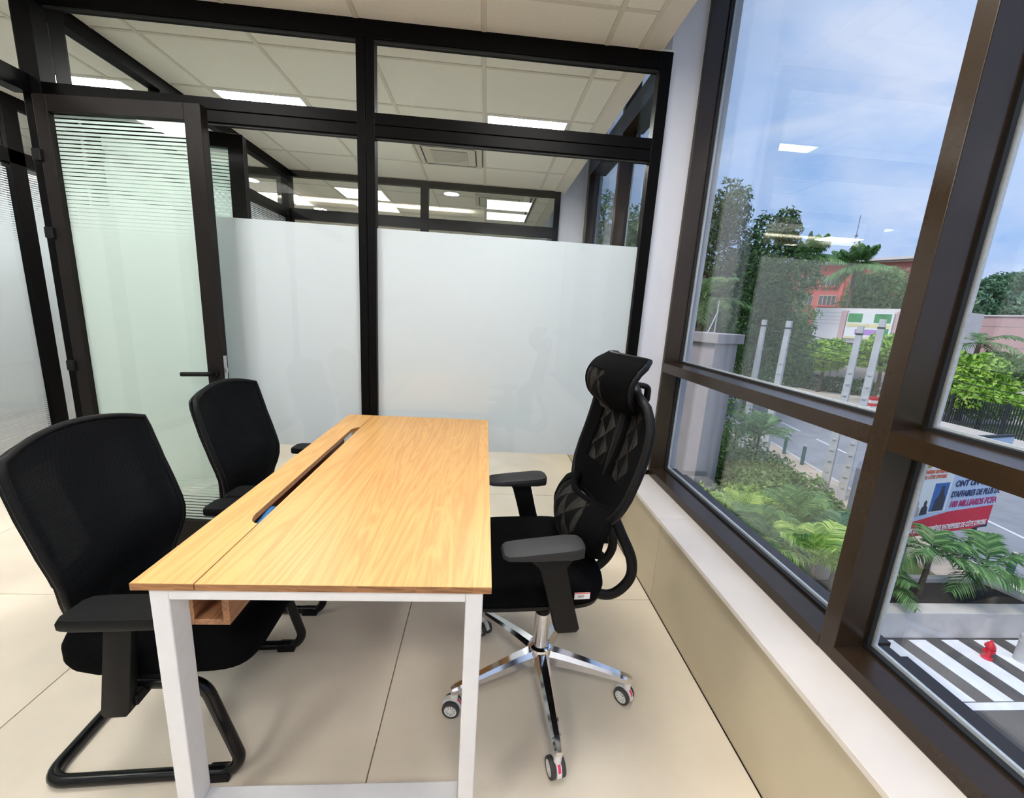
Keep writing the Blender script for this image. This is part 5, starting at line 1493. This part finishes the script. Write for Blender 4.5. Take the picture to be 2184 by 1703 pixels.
for x in (-1.5, 1.0): obj('post', B(x, x + 0.5, -0.1, 0.3, 0, 4.5), M['off_white'], t)
# striped barrier block
t = empty('barrier_block', (31.2, 30.4, G), 0, 'small red and white plastic barrier by the lot entrance', 'barrier')
for k in range(5):
    obj('band', B(-0.45, 0.45, -0.25, 0.25, k * 0.24, k * 0.24 + 0.24), (M['hydrant'], M['white_cloth'])[k % 2], t)
tag(obj('rubble_block', B(24.9, 25.5, 20.6, 20.9, G + 0.04, G + 0.28, 0.04), M['hydrant']), 'small red block lying on the cobbled walkway', 'block')
# far mast
p, q = at(1815, 555, 112), at(1825, 460, 112)
t = empty('radio_mast', (p.x, p.y, G), 0, 'thin radio mast rising behind the coconut palm', 'mast')
obj('shaft', tube(nb(), [(0, 0, 0), (0, 0, q.z - G)], [0.22, 0.06], 6), M['cabinet'], t)
for z in (19, 22, 25): obj('collar', B(-0.2, 0.2, -0.2, 0.2, z, z + 0.3), M['cabinet'], t)

# a person walking across the lot
def person(p, rz):
    t = empty('person', p, rz, 'person in a dark shirt and white shorts walking across the lot', 'person')
    J = [(0, 0, 0.92), (0, 0.01, 1.15), (0, 0.02, 1.36), (0, 0.02, 1.46), (0, 0.03, 1.54), (0, 0.035, 1.66),
         (0.10, 0, 0.88), (0.11, 0.10, 0.50), (0.11, 0.02, 0.09), (0.11, 0.15, 0.04),
         (-0.10, 0, 0.88), (-0.11, 0.03, 0.49), (-0.12, -0.16, 0.10), (-0.12, -0.05, 0.03),
         (0.19, 0.01, 1.38), (0.24, -0.06, 1.12), (0.23, 0.04, 0.90), (0.23, 0.08, 0.80),
         (-0.19, 0.01, 1.38), (-0.24, 0.06, 1.12), (-0.22, 0.20, 0.95), (-0.21, 0.26, 0.88)]
    E_ = [(0, 1), (1, 2), (2, 3), (3, 4), (4, 5), (0, 6), (6, 7), (7, 8), (8, 9), (0, 10), (10, 11), (11, 12), (12, 13), (2, 14), (14, 15), (15, 16), (16, 17), (2, 18), (18, 19), (19, 20), (20, 21)]
    R_ = [0.13, 0.125, 0.14, 0.055, 0.085, 0.085, 0.085, 0.055, 0.038, 0.035, 0.085, 0.055, 0.038, 0.035, 0.06, 0.042, 0.032, 0.03, 0.06, 0.042, 0.032, 0.03]
    me = bpy.data.meshes.new('body'); me.from_pydata(J, E_, [])
    o = bpy.data.objects.new('body', me); C.objects.link(o)
    md = o.modifiers.new('skin', 'SKIN')
    sv = me.skin_vertices
    if not sv:
        bm2 = bmesh.new(); bm2.from_mesh(me); bm2.verts.layers.skin.verify(); bm2.to_mesh(me); bm2.free()
        sv = me.skin_vertices
    for k, r in enumerate(R_): sv[0].data[k].radius = (r, r)
    sv[0].data[0].use_root = True
    o.modifiers.new('sub', 'SUBSURF').render_levels = 1
    o.modifiers['sub'].levels = 1
    dg = bpy.context.evaluated_depsgraph_get()
    m2 = bpy.data.meshes.new_from_object(o.evaluated_get(dg))
    bpy.data.objects.remove(o)
    m2.materials.append(M['skin'])
    o = bpy.data.objects.new('body', m2); C.objects.link(o); o.parent = t
    def ring(c, rx, ry, n=14): return [(c[0] + rx * math.cos(2 * PI * k / n), c[1] + ry * math.sin(2 * PI * k / n), c[2]) for k in range(n)]
    bm = nb(); loft(bm, [ring((0, 0.0, 0.90), 0.175, 0.15), ring((0, 0.01, 1.1), 0.17, 0.145), ring((0, 0.02, 1.32), 0.205, 0.15), ring((0, 0.02, 1.43), 0.13, 0.10)])
    for s in (-1, 1): tube(bm, [(s * 0.15, 0.01, 1.39), (s * 0.235, -0.05 * s, 1.13)], [0.085, 0.068], 10)
    obj('shirt', bm, M['shirt'], t, smooth=True)
    bm = nb(); loft(bm, [ring((0, 0, 0.80), 0.185, 0.15), ring((0, 0, 0.96), 0.17, 0.145)])
    tube(bm, [(0.09, 0, 0.86), (0.11, 0.09, 0.54)], [0.115, 0.085], 10); tube(bm, [(-0.09, 0, 0.86), (-0.11, 0.03, 0.53)], [0.115, 0.085], 10)
    obj('shorts', bm, M['white_cloth'], t, smooth=True)
    bm = nb(); loft(bm, [ring((0, 0.0, 1.62), 0.098, 0.10), ring((0, 0.01, 1.71), 0.092, 0.10), ring((0, 0.02, 1.755), 0.045, 0.05)])
    obj('hair', bm, M['wire'], t, smooth=True)
p = at(1722, 827, 55)
person((p.x, p.y, G), math.radians(-35))
